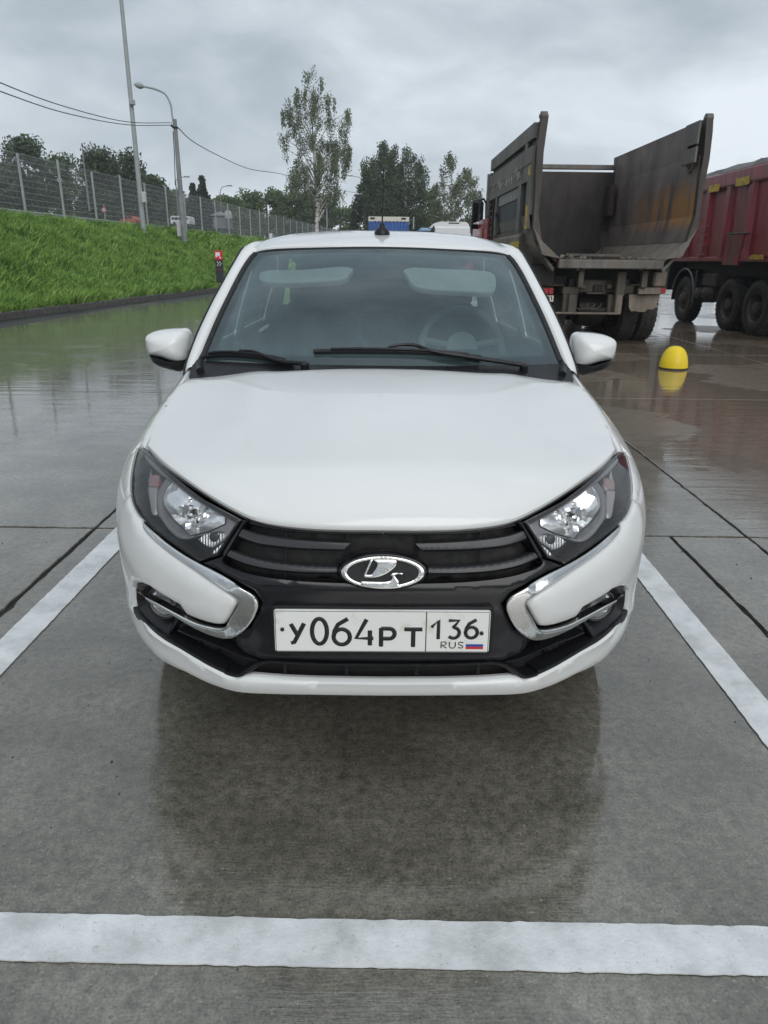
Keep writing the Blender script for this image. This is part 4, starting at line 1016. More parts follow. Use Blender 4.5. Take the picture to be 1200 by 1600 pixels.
# sun visors: found on the glass, hung just behind it
for outl in ([(399, 413), (404, 408), (470, 405), (550, 401), (545, 412), (538, 419), (500, 424), (410, 425.5), (400, 421)], [(632, 403), (700, 404), (770, 409), (779, 415), (780, 436), (775, 441), (720, 439), (660, 434), (645, 428), (637, 415)]):
    Q = np.array([on_wind(p) for p in outl]); Q = smooth_line(Q, 3, True)
    panel('sun_visor', Q, wind, LIGHT_TRIM, CAR, h=.02, off=-.045, er=.008, skirt=.016)
m_ = MB(); mv = wind(np.array([[.0, .66]]))[0]+np.array([0, .07, -.05]); m_.box(mv, (.23, .03, .065), None, .015); m_.tube([mv, mv+np.array([0, -.035, .045])], .008, 8); m_.build('rear_view_mirror', MATT_BLACK, CAR, True)

# ---------------- number plate
PL = empty('number_plate', (0, 0, 0)); PL.parent = CAR; ORIG[PL.name] = ORIG[CAR.name]
pc_ = at(597.3, 985.5, NOSE-.024); PY_, PZ_ = NOSE-.026, pc_[2]
def plt(P): return np.stack([P[:, 0]+pc_[0], np.full(len(P), PY_)+P[:, 1]*.03, PZ_+P[:, 1]], 1)
def rrect(x0, x1, z0, z1, r, n=5):
    c = [(x1-r, z1-r, 0), (x0+r, z1-r, pi/2), (x0+r, z0+r, pi), (x1-r, z0+r, 1.5*pi)]
    return np.array([(cx+r*cos(a0+t_), cz+r*sin(a0+t_)) for cx, cz, a0 in c for t_ in np.linspace(0, pi/2, n)])
PLW, _t, _b = princ('plate_white', (.80, .80, .75), .35, 0, .5); _n = noise(_t, texco(_t), 18, 5, .65); _t.links.new(ramp(_t, _n, [(.26, (.62, .60, .53)), (.42, (.80, .80, .77))]), _b.inputs['Base Color'])
PLB, _t, _b = princ('plate_black_ink', (.012, .012, .013), .4)
panel('plate_frame', rrect(-.268, .268, -.066, .063, .01), plt, SATIN_BLACK, PL, h=.02, off=-.004, er=.003, skirt=.02)
panel('plate_sheet', rrect(-.260, .260, -.056, .056, .006), plt, PLW, PL, h=.012, off=.002, er=.0015, skirt=.004)
def p2(a, b): return ((a-215)/752*.52-.26, .056-(b-375)/150*.112)
def stroke(m_, pts, w_, off=.0028, h_=.0014):
    P = np.array([p2(*p) for p in pts]); 
    k = len(P); V = []; n = 8
    for i, p in enumerate(P):
        t = P[min(i+1, k-1)]-P[max(i-1, 0)]; t /= np.linalg.norm(t)+1e-12; nn = np.array([-t[1], t[0]])
        for j in range(n):
            th = 2*pi*j/n; q = p+nn*cos(th)*w_/2; b = plt(np.array([q]))[0]; b[1] -= off+h_*sin(th); V.append(b)
    Fc = [(i*n+j, i*n+(j+1) % n, (i+1)*n+(j+1) % n, (i+1)*n+j) for i in range(k-1) for j in range(n)]+[tuple(range(n))[::-1], tuple(range((k-1)*n, k*n))]
    m_.add(V, Fc)
def arc(cx, cy, rx, ry, a0, a1, n=16): return [(cx+rx*cos(radians(a)), cy+ry*sin(radians(a))) for a in np.linspace(a0, a1, n)]
def six(x0, x1, y0, y1):
    cx, w2 = (x0+x1)/2, (x1-x0)/2; h_ = y1-y0; r = h_*.30
    return [[(x1-w2*.25, y0)]+[(x0+w2*.55, y0+h_*.22), (x0+w2*.12, y0+h_*.48)]+arc(cx, y1-r, w2, r, 180, -180, 24)]
W8 = .0106
glyphs = {
 'y': [[(273, 424), (296, 466)], [(319, 422), (296, 466), (283, 490), (272, 492)]],
 'zero': [arc(372, 450, 26, 45, 0, 360, 36)],
 'six': six(421, 478, 405, 497),
 'four': [[(536, 407), (500, 474), (560, 474)], [(548, 446), (548, 499)]],
 'er': [[(587, 503), (587, 437)], [(587, 439), (615, 439)]+arc(616, 457, 18, 18, -90, 90, 12)+[(587, 475)]],
 'te': [[(668, 441), (731, 441)], [(699.5, 441), (699.5, 504)]],
 'one': [[(763, 433), (787, 408), (787, 475)]],
 'three': [[(822, 409), (858, 409), (838, 434)]+arc(840, 453, 20, 19, -90, 140, 18)],
 'six_b': six(882, 923, 406, 471),
}
for g_, sts in glyphs.items():
    m_ = MB()
    for st_ in sts: stroke(m_, st_, W8 if g_ not in ('one', 'three', 'six_b') else .0088)
    m_.build('plate_character', PLB, PL, True, 60)
m_ = MB()
for st_ in ([(798, 508), (798, 486), (812, 486), (817, 491), (812, 497), (798, 497), (817, 508)], [(827, 486), (827, 502), (833, 508), (842, 508), (848, 502), (848, 486)], [(876, 489), (868, 486), (860, 488), (859, 494), (872, 499), (876, 503), (870, 508), (858, 506)]):
    stroke(m_, st_, .0028, .0026, .0006)
m_.build('plate_lettering', PLB, PL)
m_ = MB(); stroke(m_, [(744, 379), (744, 522)], .0022, .0026, .0007)
for bx0, bx1, bz0, bz1 in ((219, 963, 379, 522),): stroke(m_, [(bx0, bz0), (bx1, bz0)], .0014, .0024, .0005); stroke(m_, [(bx0, bz1), (bx1, bz1)], .0014, .0024, .0005); stroke(m_, [(bx0, bz0), (bx0, bz1)], .0014, .0024, .0005); stroke(m_, [(bx1, bz0), (bx1, bz1)], .0014, .0024, .0005)
m_.build('plate_border', PLB, PL)
FL = [princ('flag_white', (.75, .75, .75), .5)[0], princ('flag_blue', (.03, .07, .35), .5)[0], princ('flag_red', (.55, .03, .03), .5)[0]]
for i_, fm in enumerate(FL):
    a0, b0 = p2(885, 484+i_*9); a1, b1 = p2(946, 493+i_*9); m_ = MB()
    q = plt(np.array([(a0, b1), (a1, b1), (a1, b0), (a0, b0)])); q[:, 1] -= .0026; m_.prism(q, (0, -.0006, 0), False); m_.build('flag_stripe', fm, PL)
for a in (243, 938):
    p_ = plt(np.array([p2(a, 443 if a < 500 else 453)]))[0]; m_ = MB(); m_.lathe([(.0048, -.002), (.0048, .0055), (.003, .0065), (0, .0067)], p_, (0, -1, 0), 14); m_.build('screw', PLB, PL, True)
# ------------------------------------------------------------------ lorries
def atx(px, py, X):
    v = ray(px, py); return CAM+v*((X-CAM[0])/v[0])
def truck_mat(name, c1, c2, rough=.55, streak=True, rust=None, gloss=0):
    m_, t, b = princ(name, c1, rough, 0, .4, gloss, .15); co = texco(t)
    n = noise(t, co, 1.6, 6, .6, .4); c = ramp(t, n, [(.35, c2), (.65, c1)])
    if streak:
        s_ = noise(t, co, 5.0, 5, .65, .3, (1.2, 1.2, .16)); c = mixc(t, .8, c, ramp(t, s_, [(.30, (.45, .42, .40)), (.5, (1, 1, 1)), (.72, (1.35, 1.28, 1.2))]), 'MULTIPLY')
    if rust:
        r_ = noise(t, co, 3.4, 6, .65, .3, (1.0, 1.0, .28)); c = mixc(t, vramp(t, r_, .50, .60, 0, .9), c, rust)
    t.links.new(c, b.inputs['Base Color']); bump(t, b, noise(t, co, 30, 5), .3, .006); return m_
BODY_OUT = truck_mat('dirty_grey_steel', (.165, .158, .148), (.105, .099, .090), .55, True, (.15, .125, .095))
POSTM = truck_mat('dark_post_steel', (.075, .066, .058), (.045, .039, .034), .5)
BODY_IN = truck_mat('worn_dark_steel', (.055, .043, .038), (.028, .023, .021), .45, True, (.085, .050, .028))
DARK_IN = truck_mat('near_black_steel', (.036, .029, .027), (.018, .015, .014), .45)  # darker, rustless tone of the bed steel, for the head board
CHASSIS = truck_mat('muddy_chassis', (.105, .092, .072), (.045, .039, .032))
DARKCH = truck_mat('dark_chassis', (.020, .018, .017), (.010, .009, .009))
MUD_AND_LIT = truck_mat('dried_mud_and_lit_slope', (.20, .17, .135), (.13, .11, .085))  # dried mud; its tan also stands in for sky light on the floor slope
YELLOW, _t, _b = princ('yellow_marker_tape', (.62, .42, .03), .5); _t.links.new(ramp(_t, noise(_t, texco(_t), 14, 5), [(.4, (.25, .19, .07)), (.55, (.62, .42, .03))]), _b.inputs['Base Color'])
RED_CAB = truck_mat('red_cab_paint', (.42, .022, .045), (.33, .02, .035), .35, False, None, .6)
RED_BODY = truck_mat('faded_red_steel', (.34, .044, .060), (.22, .036, .046), .45, True, (.19, .085, .072), .35)
NAVY = truck_mat('dark_cab_paint', (.020, .024, .034), (.012, .014, .02), .4, False, None, .4)
# inside of the right-hand wall: rust runs below the middle seam
m_, t, b = princ('rust_streaked_steel', (.09, .08, .075), .55, 0, .4); co = texco(t); sp = N(t, 'ShaderNodeSeparateXYZ'); t.links.new(co, sp.inputs[0])
n = noise(t, co, 1.3, 6, .6, .3); c = ramp(t, n, [(.3, (.100, .080, .072)), (.7, (.225, .188, .172))])
s_ = noise(t, co, 2.4, 6, .6, .2, (1.2, 1.2, .14)); c = mixc(t, .7, c, ramp(t, s_, [(.3, (.55, .53, .5)), (.5, (1, 1, 1)), (.7, (1.25, 1.2, 1.12))]), 'MULTIPLY')
zz_ = sp.outputs[2]; band = mathn(t, 'MULTIPLY', vramp(t, mathn(t, 'MULTIPLY_ADD', n, .5, zz_), 2.95, 2.6), vramp(t, zz_, 1.86, 2.02)); yb_ = vramp(t, sp.outputs[1], 15.6, 13.8)
ru = mathn(t, 'MULTIPLY', mathn(t, 'MULTIPLY', band, yb_), vramp(t, s_, .42, .52)); c = mixc(t, mathn(t, 'MULTIPLY', ru, .85), c, (.40, .195, .060))
t.links.new(c, b.inputs['Base Color']); bump(t, b, noise(t, co, 24, 5), .25, .006); RUST_WALL = m_
LAMP_RED, _t, _b = princ('tail_lamp_red', (.28, .015, .02), .3)
PLATE_DIRTY, _t, _b = princ('muddy_plate', (.62, .60, .52), .5)
CANVAS = rough_mat('grey_tarpaulin', (.20, .19, .185), .8, .3, 4)

def wheel(parent, c, R=.53, W=.30, side=-1, dual=False, mat=TYRE_DIRTY, rimmat=CHASSIS, lugs=True):
    """tyre with tread blocks, sunk rim and hub; side = which way its outer face looks (-1: towards smaller x)"""
    ws = [c[0]] if not dual else [c[0], c[0]-side*(W+.035)]
    root = None
    for q_, x_ in enumerate(ws):
        m_ = MB(); h = W/2
        m_.lathe([(R*.56, -h*.8), (R*.62, -h*.98), (R*.80, -h*1.0), (R*.93, -h*.92), (R*.975, -h*.78), (R*.985, 0), (R*.975, h*.78), (R*.93, h*.92), (R*.80, h), (R*.62, h*.98), (R*.56, h*.8)], (x_, c[1], c[2]), (1, 0, 0), 40, cap=False)
        if lugs:
            for k in range(34):
                a = 2*pi*k/34
                for j, xo in enumerate((-h*.62, 0, h*.62)):
                    aa = a+(.5 if j == 1 else 0)*2*pi/34; Rm = np.array([[1, 0, 0], [0, cos(aa), -sin(aa)], [0, sin(aa), cos(aa)]])
                    m_.box(np.array([x_+xo, c[1], c[2]])+Rm@np.array([0, 0, R*.985]), (h*.5, 2*pi*R/34*.62, R*.045), Rm)
        wq = m_.build('wheel' if q_ == 0 else 'inner_wheel', mat, parent, True, 40)
        if q_ == 0:
            root = wq; s_ = side; m_ = MB()
            dep = .16 if dual else .05
            m_.lathe([(R*.60, s_*h*.80), (R*.56, s_*h*.9), (R*.53, s_*h*.8), (R*.50, s_*(h-dep)), (R*.30, s_*(h-dep-.0)), (R*.24, s_*(h-dep+.02)), (R*.22, s_*(h-.02 if dual else h+.03)), (R*.12, s_*(h-.0 if dual else h+.06)), (0, s_*(h if dual else h+.06))], (x_, c[1], c[2]), (1, 0, 0), 32, cap=False)
            for k in range(10):
                a = 2*pi*k/10; m_.lathe([(.016, 0), (.016, s_*.035), (0, s_*.04)], (x_+s_*(h-dep), c[1]+R*.36*cos(a), c[2]+R*.36*sin(a)), (1, 0, 0), 6, cap=False)
            m_.build('rim', rimmat, wq, True, 40)
    return root

# ---- open dump lorry seen from behind
YR, YF = 12.35, 16.95
DT = empty('dump_truck', (3.8, 15.5, 0), 'dirty dump truck with empty rusty open-backed tipper bed and red cab beside the yellow bollard', 'dump truck')
def rp(px, py): return at(px, py, YR)[[0, 2]]
outR = [rp(1115, 184), rp(1113.7, 207), rp(1109, 247.5), rp(1098, 306), rp(1091, 355.5), rp(1066, 400.5), rp(1046, 419)]
innR = [rp(1104.7, 184.5), rp(1100, 241), rp(1093.5, 281), rp(1086.7, 337.5), rp(1073, 378), rp(1037, 406)]
cx_ = (outR[0][0]+rp(847, 184)[0])/2
zF = innR[-1][1]; zT = innR[0][1]
def wallseg(name, pts_in, pts_out, y0, y1, mat, sgn, parent, label=None):
    """steel wall between an inner and an outer polyline (x, z), pushed from y0 to y1; sgn -1 mirrors it to the other side"""
    P = [np.array([p[0], y0, p[1]]) for p in pts_in]+[np.array([p[0], y0, p[1]]) for p in pts_out[::-1]]
    if sgn < 0: P = [np.array([2*cx_-p[0], p[1], p[2]]) for p in P]
    m_ = MB(); m_.prism(P, (0, y1-y0, 0), flip=(sgn > 0)); return m_.build(name, mat, parent, False, label=label)
t_in = [np.array(p) for p in innR]
thin_out = [p+np.array([.05, 0]) for p in t_in]
# left and right sheets, in separate lower and upper plates
for sgn in (1, -1):
    up_i = [t_in[0], t_in[1]]; mid_i = [t_in[1], t_in[2], t_in[3]]; lo_i = [t_in[3], t_in[4]]; ch_i = [t_in[4], t_in[5]]
    for nm_, seg, pr in (('side_plate', up_i, 0), ('side_plate', mid_i, .012), ('side_plate', lo_i, .012), ('floor_slope', ch_i, 0)):
        s2 = [p+np.array([-pr, 0]) for p in seg]; o2 = [p+np.array([.05, -.0 if nm_ != 'floor_slope' else -.05]) for p in seg]
        wallseg(nm_, s2, o2, YR+.12, YF, RUST_WALL if (sgn > 0 and nm_ == 'side_plate') else (MUD_AND_LIT if nm_ == 'floor_slope' and sgn > 0 else BODY_IN), sgn, DT)  # right slope's pale mud tone paints in the sky light it catches
    # rear frame post following the section
    wallseg('rear_post', innR[:3], outR[:3], YR, YR+.16, POSTM, sgn, DT)
    wallseg('rear_post', innR[2:5], outR[2:5], YR, YR+.15, POSTM, sgn, DT)
    wallseg('rear_post', innR[4:], [outR[4], outR[5]], YR, YR+.14, BODY_OUT, sgn, DT)
    # hinge cheeks at the top of the post
    for dz in ((0.0, .20) if sgn > 0 else ()):
        m_ = MB(); x0 = innR[0][0]+.0; xx = (x0 if sgn > 0 else 2*cx_-x0)
        m_.bx(xx-sgn*.06, xx-sgn*.10, YR+.02, YR+.55-dz, zT-.62+dz*1.4, zT-.02-dz*1.9, .01); m_.build('hinge_plate', BODY_OUT, DT)
    m_ = MB(); xx = (innR[0][0]+.06 if sgn > 0 else 2*cx_-innR[0][0]-.06)
    m_.lathe([(.07, -.05), (.07, .05)], (xx, YR+.08, zT+.01), (1, 0, 0), 14); m_.lathe([(.03, -.07), (.03, .07)], (xx, YR+.08, zT+.01), (1, 0, 0), 10); m_.build('hinge_eye', BODY_OUT, DT, True)
    m_ = MB(); xx = (t_in[1][0]-.02 if sgn > 0 else 2*cx_-t_in[1][0]+.02); m_.lathe([(.11, -.03), (.11, .03)], (xx, YR+.42, zT-.62), (1, 0, 0), 16); m_.lathe([(.05, -.05), (.05, .05)], (xx, YR+.42, zT-.62), (1, 0, 0), 12); m_.build('hinge_boss', BODY_OUT, DT, True)
xl_i, xr_i = 2*cx_-innR[-1][0], innR[-1][0]
m_ = MB(); m_.bx(xl_i, xr_i, YR+.10, YF, zF-.06, zF); m_.build('bed_floor', BODY_IN, DT)
m_ = MB(); m_.bx(xl_i-.02, xr_i+.02, YR, YR+.14, zF-.15, zF-.01, .015); m_.build('rear_sill', BODY_OUT, DT)
# head board and its rail
hb = [(2*cx_-t_in[0][0]+.06, 3.02), (t_in[0][0]-.06, 3.02), (t_in[3][0], t_in[3][1]), (t_in[4][0], t_in[4][1]), (t_in[5][0], zF), (xl_i, zF), (2*cx_-t_in[4][0], t_in[4][1]), (2*cx_-t_in[3][0], t_in[3][1])]
ztop_front = float(atx(770, 255, 2.46)[2])
zhb = float(at(900, 268.5, YF-.08)[2]); hb[0] = (hb[0][0]-.05, zhb); hb[1] = (hb[1][0]+.10, zhb); hb[2] = (hb[2][0]+.03, hb[2][1])
m_ = MB(); m_.prism([(a, YF-.08, c_) for a, c_ in hb], (0, .08, 0)); m_.build('head_board', DARK_IN, DT)
zr_ = float(at(900, 261, YF)[2]); m_ = MB(); m_.bx(2.5, 5.1, YF-.02, YF+.06, zr_-.05, zr_+.05, .015); m_.build('head_rail', BODY_OUT, DT)
m_ = MB(); m_.bx(4.9, 5.0, YF-.5, YF-.1, zF+.9, zF+1.5); m_.build('wear_plate', BODY_IN, DT); m_ = MB(); m_.add([(4.62, YF-1.0, zF+.55), (4.80, YF-1.0, zF+.55), (4.70, YF-1.0, zF+.1)], [(0, 2, 1)]); m_.build('wear_bracket', BODY_IN, DT)
# rubble and a bar left on the floor
m_ = MB()
for _ in range(60):
    x_ = random.uniform(xl_i+.05, xl_i+.5) if random.random() < .6 else random.uniform(xl_i, xr_i); y_ = random.uniform(YR+.15, YR+.8)
    s_ = random.uniform(.02, .06); R = np.array(Matrix.Rotation(random.uniform(0, 3), 3, Vector((1, .3, .6)).normalized())); m_.box((x_, y_, zF+s_*.4), (s_*1.6, s_, s_*.8), R)
o = m_.build('loose_rubble', MUD_AND_LIT, DT); o['kind'] = 'stuff'
m_ = MB(); m_.tube([(xl_i+.15, YR+.3, zF+.05), (xl_i+1.05, YR+.25, zF+.045)], .035, 8); m_.build('drop_bar', CHASSIS, DT, True)
# outer left wall: rails, slot, band, posts, recessed sheets (plane x = xo)
xo = 2*cx_-outR[1][0]
def zl(px, py): return float(at(px, py, YR+.3)[2])
z1, z2, z3, z4, z5 = zl(839.5, 193.5), zl(836, 217.5), zl(836.5, 229), zl(831, 282), zl(826, 356)
def sx(z): return xo-.06
def lbar(name, y0, y1, za, zb, dx=0.0, th=.11, mat=BODY_OUT, bev=.012):
    m_ = MB(); P = [(sx(za)+dx, y0, za), (sx(zb)+dx, y0, zb), (sx(zb)+dx+th, y0, zb), (sx(za)+dx+th, y0, za)]
    m_.prism(P, (0, y1-y0, 0), flip=(zb > za)); return m_.build(name, mat, DT)
lbar('top_rail', YR+.16, YF+.1, z1, z2); lbar('side_band', YR+.16, YF+.1, z3, z4)
lbar('seam_strip', YR+.16, YF+.1, (z3+z4)/2+.03, (z3+z4)/2-.0, -.012, .02)
lbar('slot_back', YR+.16, YF+.1, z2-.003, z3+.003, .062, .02, DARKCH)
for y0 in (YR+.62, ): lbar('slot_post', y0, y0+.22, z2-.003, z3+.003, .004, .10)
for y0, y1 in ((YR+.16, YR+.42), (YR+.92, YR+1.20), (YF-1.05, YF-.85)): lbar('side_post', y0, y1, z4-.003, z5-.02, .0, .12)
lbar('side_sheet', YR+1.20, YF-1.05, z4-.003, z5, .055, .02, truck_mat('slate_side_sheet', (.045, .056, .064), (.030, .036, .042)))
lbar('side_sheet', YR+.42, YR+.92, z4-.003, z5, .058, .02, DARKCH)
lbar('side_sheet', YR+1.25, YF-1.1, z4-.01, z4-.19, .035, .03, truck_mat('pale_patch', (.27, .27, .27), (.19, .19, .19)))
m_ = MB(); m_.bx(sx(z4)-.03, sx(z4)+.10, YF+.08, YF+.26, z4-.35, z1-.25, .04); m_.build('front_corner', BODY_OUT, DT)
for yl in (YF-.4, YF-.75):
    m_ = MB(); m_.tube([(sx(z4)-.02, yl, z4-.05), (sx(z4)-.02, yl, z5-.1)], .02, 6); m_.build('ladder_rail', DARKCH, DT)
for k in range(6):
    m_ = MB(); zz_ = z4-.12-k*(z4-z5)/6; m_.tube([(sx(z4)-.02, YF-.4, zz_), (sx(z4)-.02, YF-.75, zz_)], .016, 6); m_.build('rung', DARKCH, DT)
m_ = MB(); m_.tube([(sx(z4)-.0, YF-1.1, z4-.3), (sx(z4)+.0, YF-1.1, z5+.35), (sx(z4)+.02, YF-1.45, z5+.0)], .025, 6); m_.build('hose', DARKCH, DT, True)
# worn lettering on the band: unreadable remains of a painted word
m_ = MB(); yy_ = YR+.85; r5 = random.Random(5)
while yy_ < YF-.35:
    w_ = r5.uniform(.14, .22); zc = (z3+z4)/2-.10
    for _ in range(3):
        a = r5.uniform(0, w_*.6); hgt = r5.uniform(.05, .16); zb = zc+r5.uniform(-.06, .02); ww = r5.uniform(.03, .09)
        m_.bx(sx(zb)-.014, sx(zb)+.01, yy_+a, yy_+a+ww, zb, zb+hgt)
    yy_ += w_+r5.uniform(.05, .09)
m_.build('worn_lettering', truck_mat('worn_lettering_paint', (.50, .50, .47), (.22, .21, .19)), DT)
for za, zb in ((z3-.28, z3-.42), (z5+.34, z5-.02)):
    m_ = MB(); m_.bx(sx(za)-.006, sx(za)+.02, YR+.20, YR+.36, zb, za); m_.build('marker_tape', YELLOW, DT)
# tan edge on the post and the mudguard ledge below
m_ = MB(); P0, P1 = at(839.5, 262, YR+.02), at(836, 347, YR+.02); m_.tube([P0, P1], .022, 4); m_.build('post_edge', MUD_AND_LIT, DT)
gz = zl(832, 366); gz2 = zl(828, 392)
m_ = MB(); m_.prism([(xo-.06, YR+.75, gz-.02), (xo+.14, YR+.75, gz+.12), (xo+.20, YR+.75, gz+.02), (xo+.24, YR+.75, gz-.20), (xo-.06, YR+.75, gz-.24)], (0, YF-YR-1.2, 0), True); m_.build('side_ledge', MUD_AND_LIT, DT)
m_ = MB(); m_.bx(xo-.075, xo-.06, YR+.8, YR+1.6, gz-.22, gz-.10); m_.build('marker_tape', YELLOW, DT)
# sloping outer skin below the posts
for sgn in (1, -1):
    wallseg('lower_skin', [t_in[3]+np.array([.07, 0]), t_in[4]+np.array([.06, -.04]), np.array([innR[-1][0]+.05, zF-.15])], [t_in[3]+np.array([.12, 0]), t_in[4]+np.array([.11, -.06]), np.array([innR[-1][0]+.07, zF-.20])], YR+.16, YF, BODY_OUT, sgn, DT)
# chassis
for x_ in (3.32, 4.28):
    m_ = MB(); m_.bx(x_-.045, x_+.045, YR+.5, 21.0, .82, 1.10, .01); m_.build('chassis_rail', DARKCH, DT)
def c7(x, y): return (820+x/5, 380+y/5)
def cbox(name, x0, y0, x1, y1, Y, th, mat, bev=.012, label=None):
    a = at(*c7(x0, y0), Y); b_ = at(*c7(x1, y1), Y); m_ = MB(); m_.bx(a[0], b_[0], Y, Y+th, b_[2], a[2], bev); return m_.build(name, mat, DT, label=label)
Yc = YR+.18
cbox('bracket', 300, 340, 420, 400, Yc+.25, .3, CHASSIS); cbox('post', 305, 400, 345, 550, Yc+.2, .12, CHASSIS); cbox('post', 348, 400, 400, 560, Yc+.1, .12, CHASSIS)
cbox('crossmember', 430, 285, 700, 385, Yc+.5, .1, CHASSIS); cbox('bracket', 412, 320, 474, 356, Yc+.4, .1, MUD_AND_LIT); cbox('bracket', 648, 320, 684, 356, Yc+.4, .1, MUD_AND_LIT)
cbox('crossmember', 480, 380, 640, 400, Yc+.45, .06, CHASSIS); cbox('plate', 540, 325, 600, 378, Yc+.46, .02, DARKCH)
cbox('post', 730, 220, 778, 415, Yc+.2, .12, CHASSIS); cbox('post', 716, 405, 752, 555, Yc+.18, .12, MUD_AND_LIT); cbox('post', 655, 400, 700, 550, Yc+.3, .1, CHASSIS)
cbox('bumper_bar', 240, 538, 745, 560, Yc+.05, .08, MUD_AND_LIT); cbox('crossmember', 420, 500, 660, 540, Yc+.35, .08, DARKCH)
cbox('bracket', 780, 330, 850, 395, Yc+.3, .2, CHASSIS); cbox('bracket', 230, 250, 330, 330, Yc+.5, .3, DARKCH)
cbox('crossmember', 160, 320, 310, 338, Yc+.3, .08, CHASSIS); cbox('crossmember', 780, 318, 900, 334, Yc+.35, .08, CHASSIS)
for x0 in (412, 910):
    cbox('hinge_lug', x0, 165, x0+18, 215, Yc-.1, .14, MUD_AND_LIT); cbox('hinge_lug', x0+42, 165, x0+58, 210, Yc-.1, .14, MUD_AND_LIT)
    a = at(*c7(x0+28, 185), Yc); m_ = MB(); m_.lathe([(.055, -.13), (.055, .13)], a, (1, 0, 0), 14); m_.build('hinge_pin', DARKCH, DT, True)
    cbox('hinge_arm', x0+14, 212, x0+44, 350, Yc+.02, .10, CHASSIS)
for x0, x1 in ((70, 224), (888, 1062)):
    m_ = cbox('tail_lamp_box', x0, 344, x1, 404, Yc+.12, .08, CHASSIS if x0 > 500 else DARKCH)
    n_ = 4
    for k in range(n_):
        xa = x0+(x1-x0)*k/n_+3; xb = x0+(x1-x0)*(k+1)/n_-3
        mt_ = {(0, 0): LAMP_RED, (0, 1): MUD_AND_LIT}.get((0 if x0 < 500 else 1, k), LAMP_RED if x0 < 500 else MUD_AND_LIT)
        a = at(*c7(xa, 350), Yc+.1); b2 = at(*c7(xb, 399), Yc+.1); q = MB(); q.bx(a[0], b2[0], Yc+.095, Yc+.12, b2[2], a[2], .006); q.build('tail_lamp', mt_, m_)
q_ = cbox('tail_lamp', 1062, 350, 1100, 395, Yc+.12, .07, LAMP_RED)
pl_ = cbox('number_plate', 92, 407, 222, 458, Yc+.13, .01, PLATE_DIRTY, .004)
def flat_stroke(m_, pts, P_of, w_, h_=.004):
    P = [np.array(P_of(*p)) for p in pts]
    for a, b_ in zip(P[:-1], P[1:]):
        m_.tube([a, b_], w_, 4)
m_ = MB(); Po = lambda a, b_: at(*c7(a, b_), Yc+.128)
for st_ in ([(97, 416), (108, 416), (110, 424), (103, 432), (110, 440), (108, 448), (97, 448), (97, 416)], [(122, 452), (122, 428), (138, 428), (138, 440), (122, 440)], [(148, 428), (148, 452)], [(163, 428), (148, 440), (163, 452)], [(178, 418), (192, 418), (184, 428), (192, 432), (190, 444), (178, 444)], [(203, 424), (209, 416), (209, 446)]):
    flat_stroke(m_, st_, Po, .007)
m_.build('plate_character', PLB, pl_)
# mudguards and flap with a torn lower edge
a, b2 = at(*c7(1000, 215), Yc+.3), at(*c7(1085, 345), Yc+.3); m_ = MB(); m_.bx(a[0], b2[0], Yc+.2, Yc+1.2, b2[2], a[2], .03); m_.build('mudguard', MUD_AND_LIT, DT)
tr = [c7(815, 400)]+[c7(1055, 400), c7(1050, 455), c7(1030, 470), c7(1035, 500), c7(1010, 505), c7(1000, 520), c7(960, 515), c7(940, 536), c7(890, 538), c7(870, 530), c7(830, 533), c7(812, 500)]
m_ = MB(); m_.prism([at(x_, y_, Yc+.22) for x_, y_ in tr], (0, .02, 0), True); m_.build('mud_flap', MUD_AND_LIT, DT)
a, b2 = at(*c7(0, 160), Yc+.5), at(*c7(215, 340), Yc+.5); m_ = MB(); m_.bx(a[0], b2[0], Yc+.3, Yc+1.2, b2[2], a[2], .03); m_.build('mudguard', DARKCH, DT)
m_ = MB(); m_.bx(3.0, 4.7, Yc+.9, Yc+3.2, .75, 1.25); m_.build('subframe', DARKCH, DT)
# hoses, axle
for k in range(3):
    m_ = MB(); c0 = at(*c7(440+k*50, 460), Yc+.3); m_.tube([c0+np.array([.13*cos(t_), 0, .10*sin(t_)-.02]) for t_ in np.linspace(pi, 2*pi, 10)], .010, 5); m_.build('hose', CHASSIS, DT, True)
for yy in (YR+1.25, YR+2.65):
    m_ = MB(); m_.lathe([(.09, -1.0), (.10, -.35), (.30, -.22), (.33, 0), (.30, .22), (.10, .35), (.09, 1.0)], (3.85, yy, .56), (1, 0, 0), 20); m_.build('axle', DARKCH, DT, True)
    wheel(DT, (2*3.85-4.83, yy, .53), side=-1, dual=True, W=.30); wheel(DT, (4.83, yy, .53), side=1, dual=True, W=.30)
for yy in (YF+1.3, YF-.4):
    wheel(DT, (2.85, yy, .53), side=-1, W=.32, lugs=False); wheel(DT, (4.85, yy, .53), side=1, W=.32, lugs=False)
m_ = MB(); m_.bx(3.0, 3.35, YR+3.7, YR+4.6, .5, 1.0, .05); m_.build('fuel_tank', DARKCH, DT)
# cab
CX0, CX1 = 2.45, 4.95
def cab(parent, x0, x1, y0, y1, zb, zt, mat):
    m_ = MB(); P = [(y0, zb), (y1-.05, zb), (y1, zb+.4), (y1-.03, zb+1.1), (y1-.35, zt-.1), (y1-.6, zt), (y0+.05, zt), (y0, zt-.08)]
    m_.prism([(x0, y, z) for y, z in P], (x1-x0, 0, 0), True); return m_.build('cab', mat, parent)
CB = cab(DT, CX0, CX1, YF+.38, YF+2.5, .95, 2.28, RED_CAB); cab(DT, CX0+.2, CX1-.2, YF+.42, YF+2.3, 2.27, 3.1, NAVY)
m_ = MB(); m_.bx(CX0+.188, CX0+.21, YF+1.0, YF+1.9, 2.35, 2.85, .01); m_.build('side_window', DARK_GLASS, CB)
m_ = MB(); m_.bx(CX0-.02, CX0-.002, YF+1.05, YF+2.2, 1.25, 2.10, .02); m_.build('door', RED_CAB, CB)
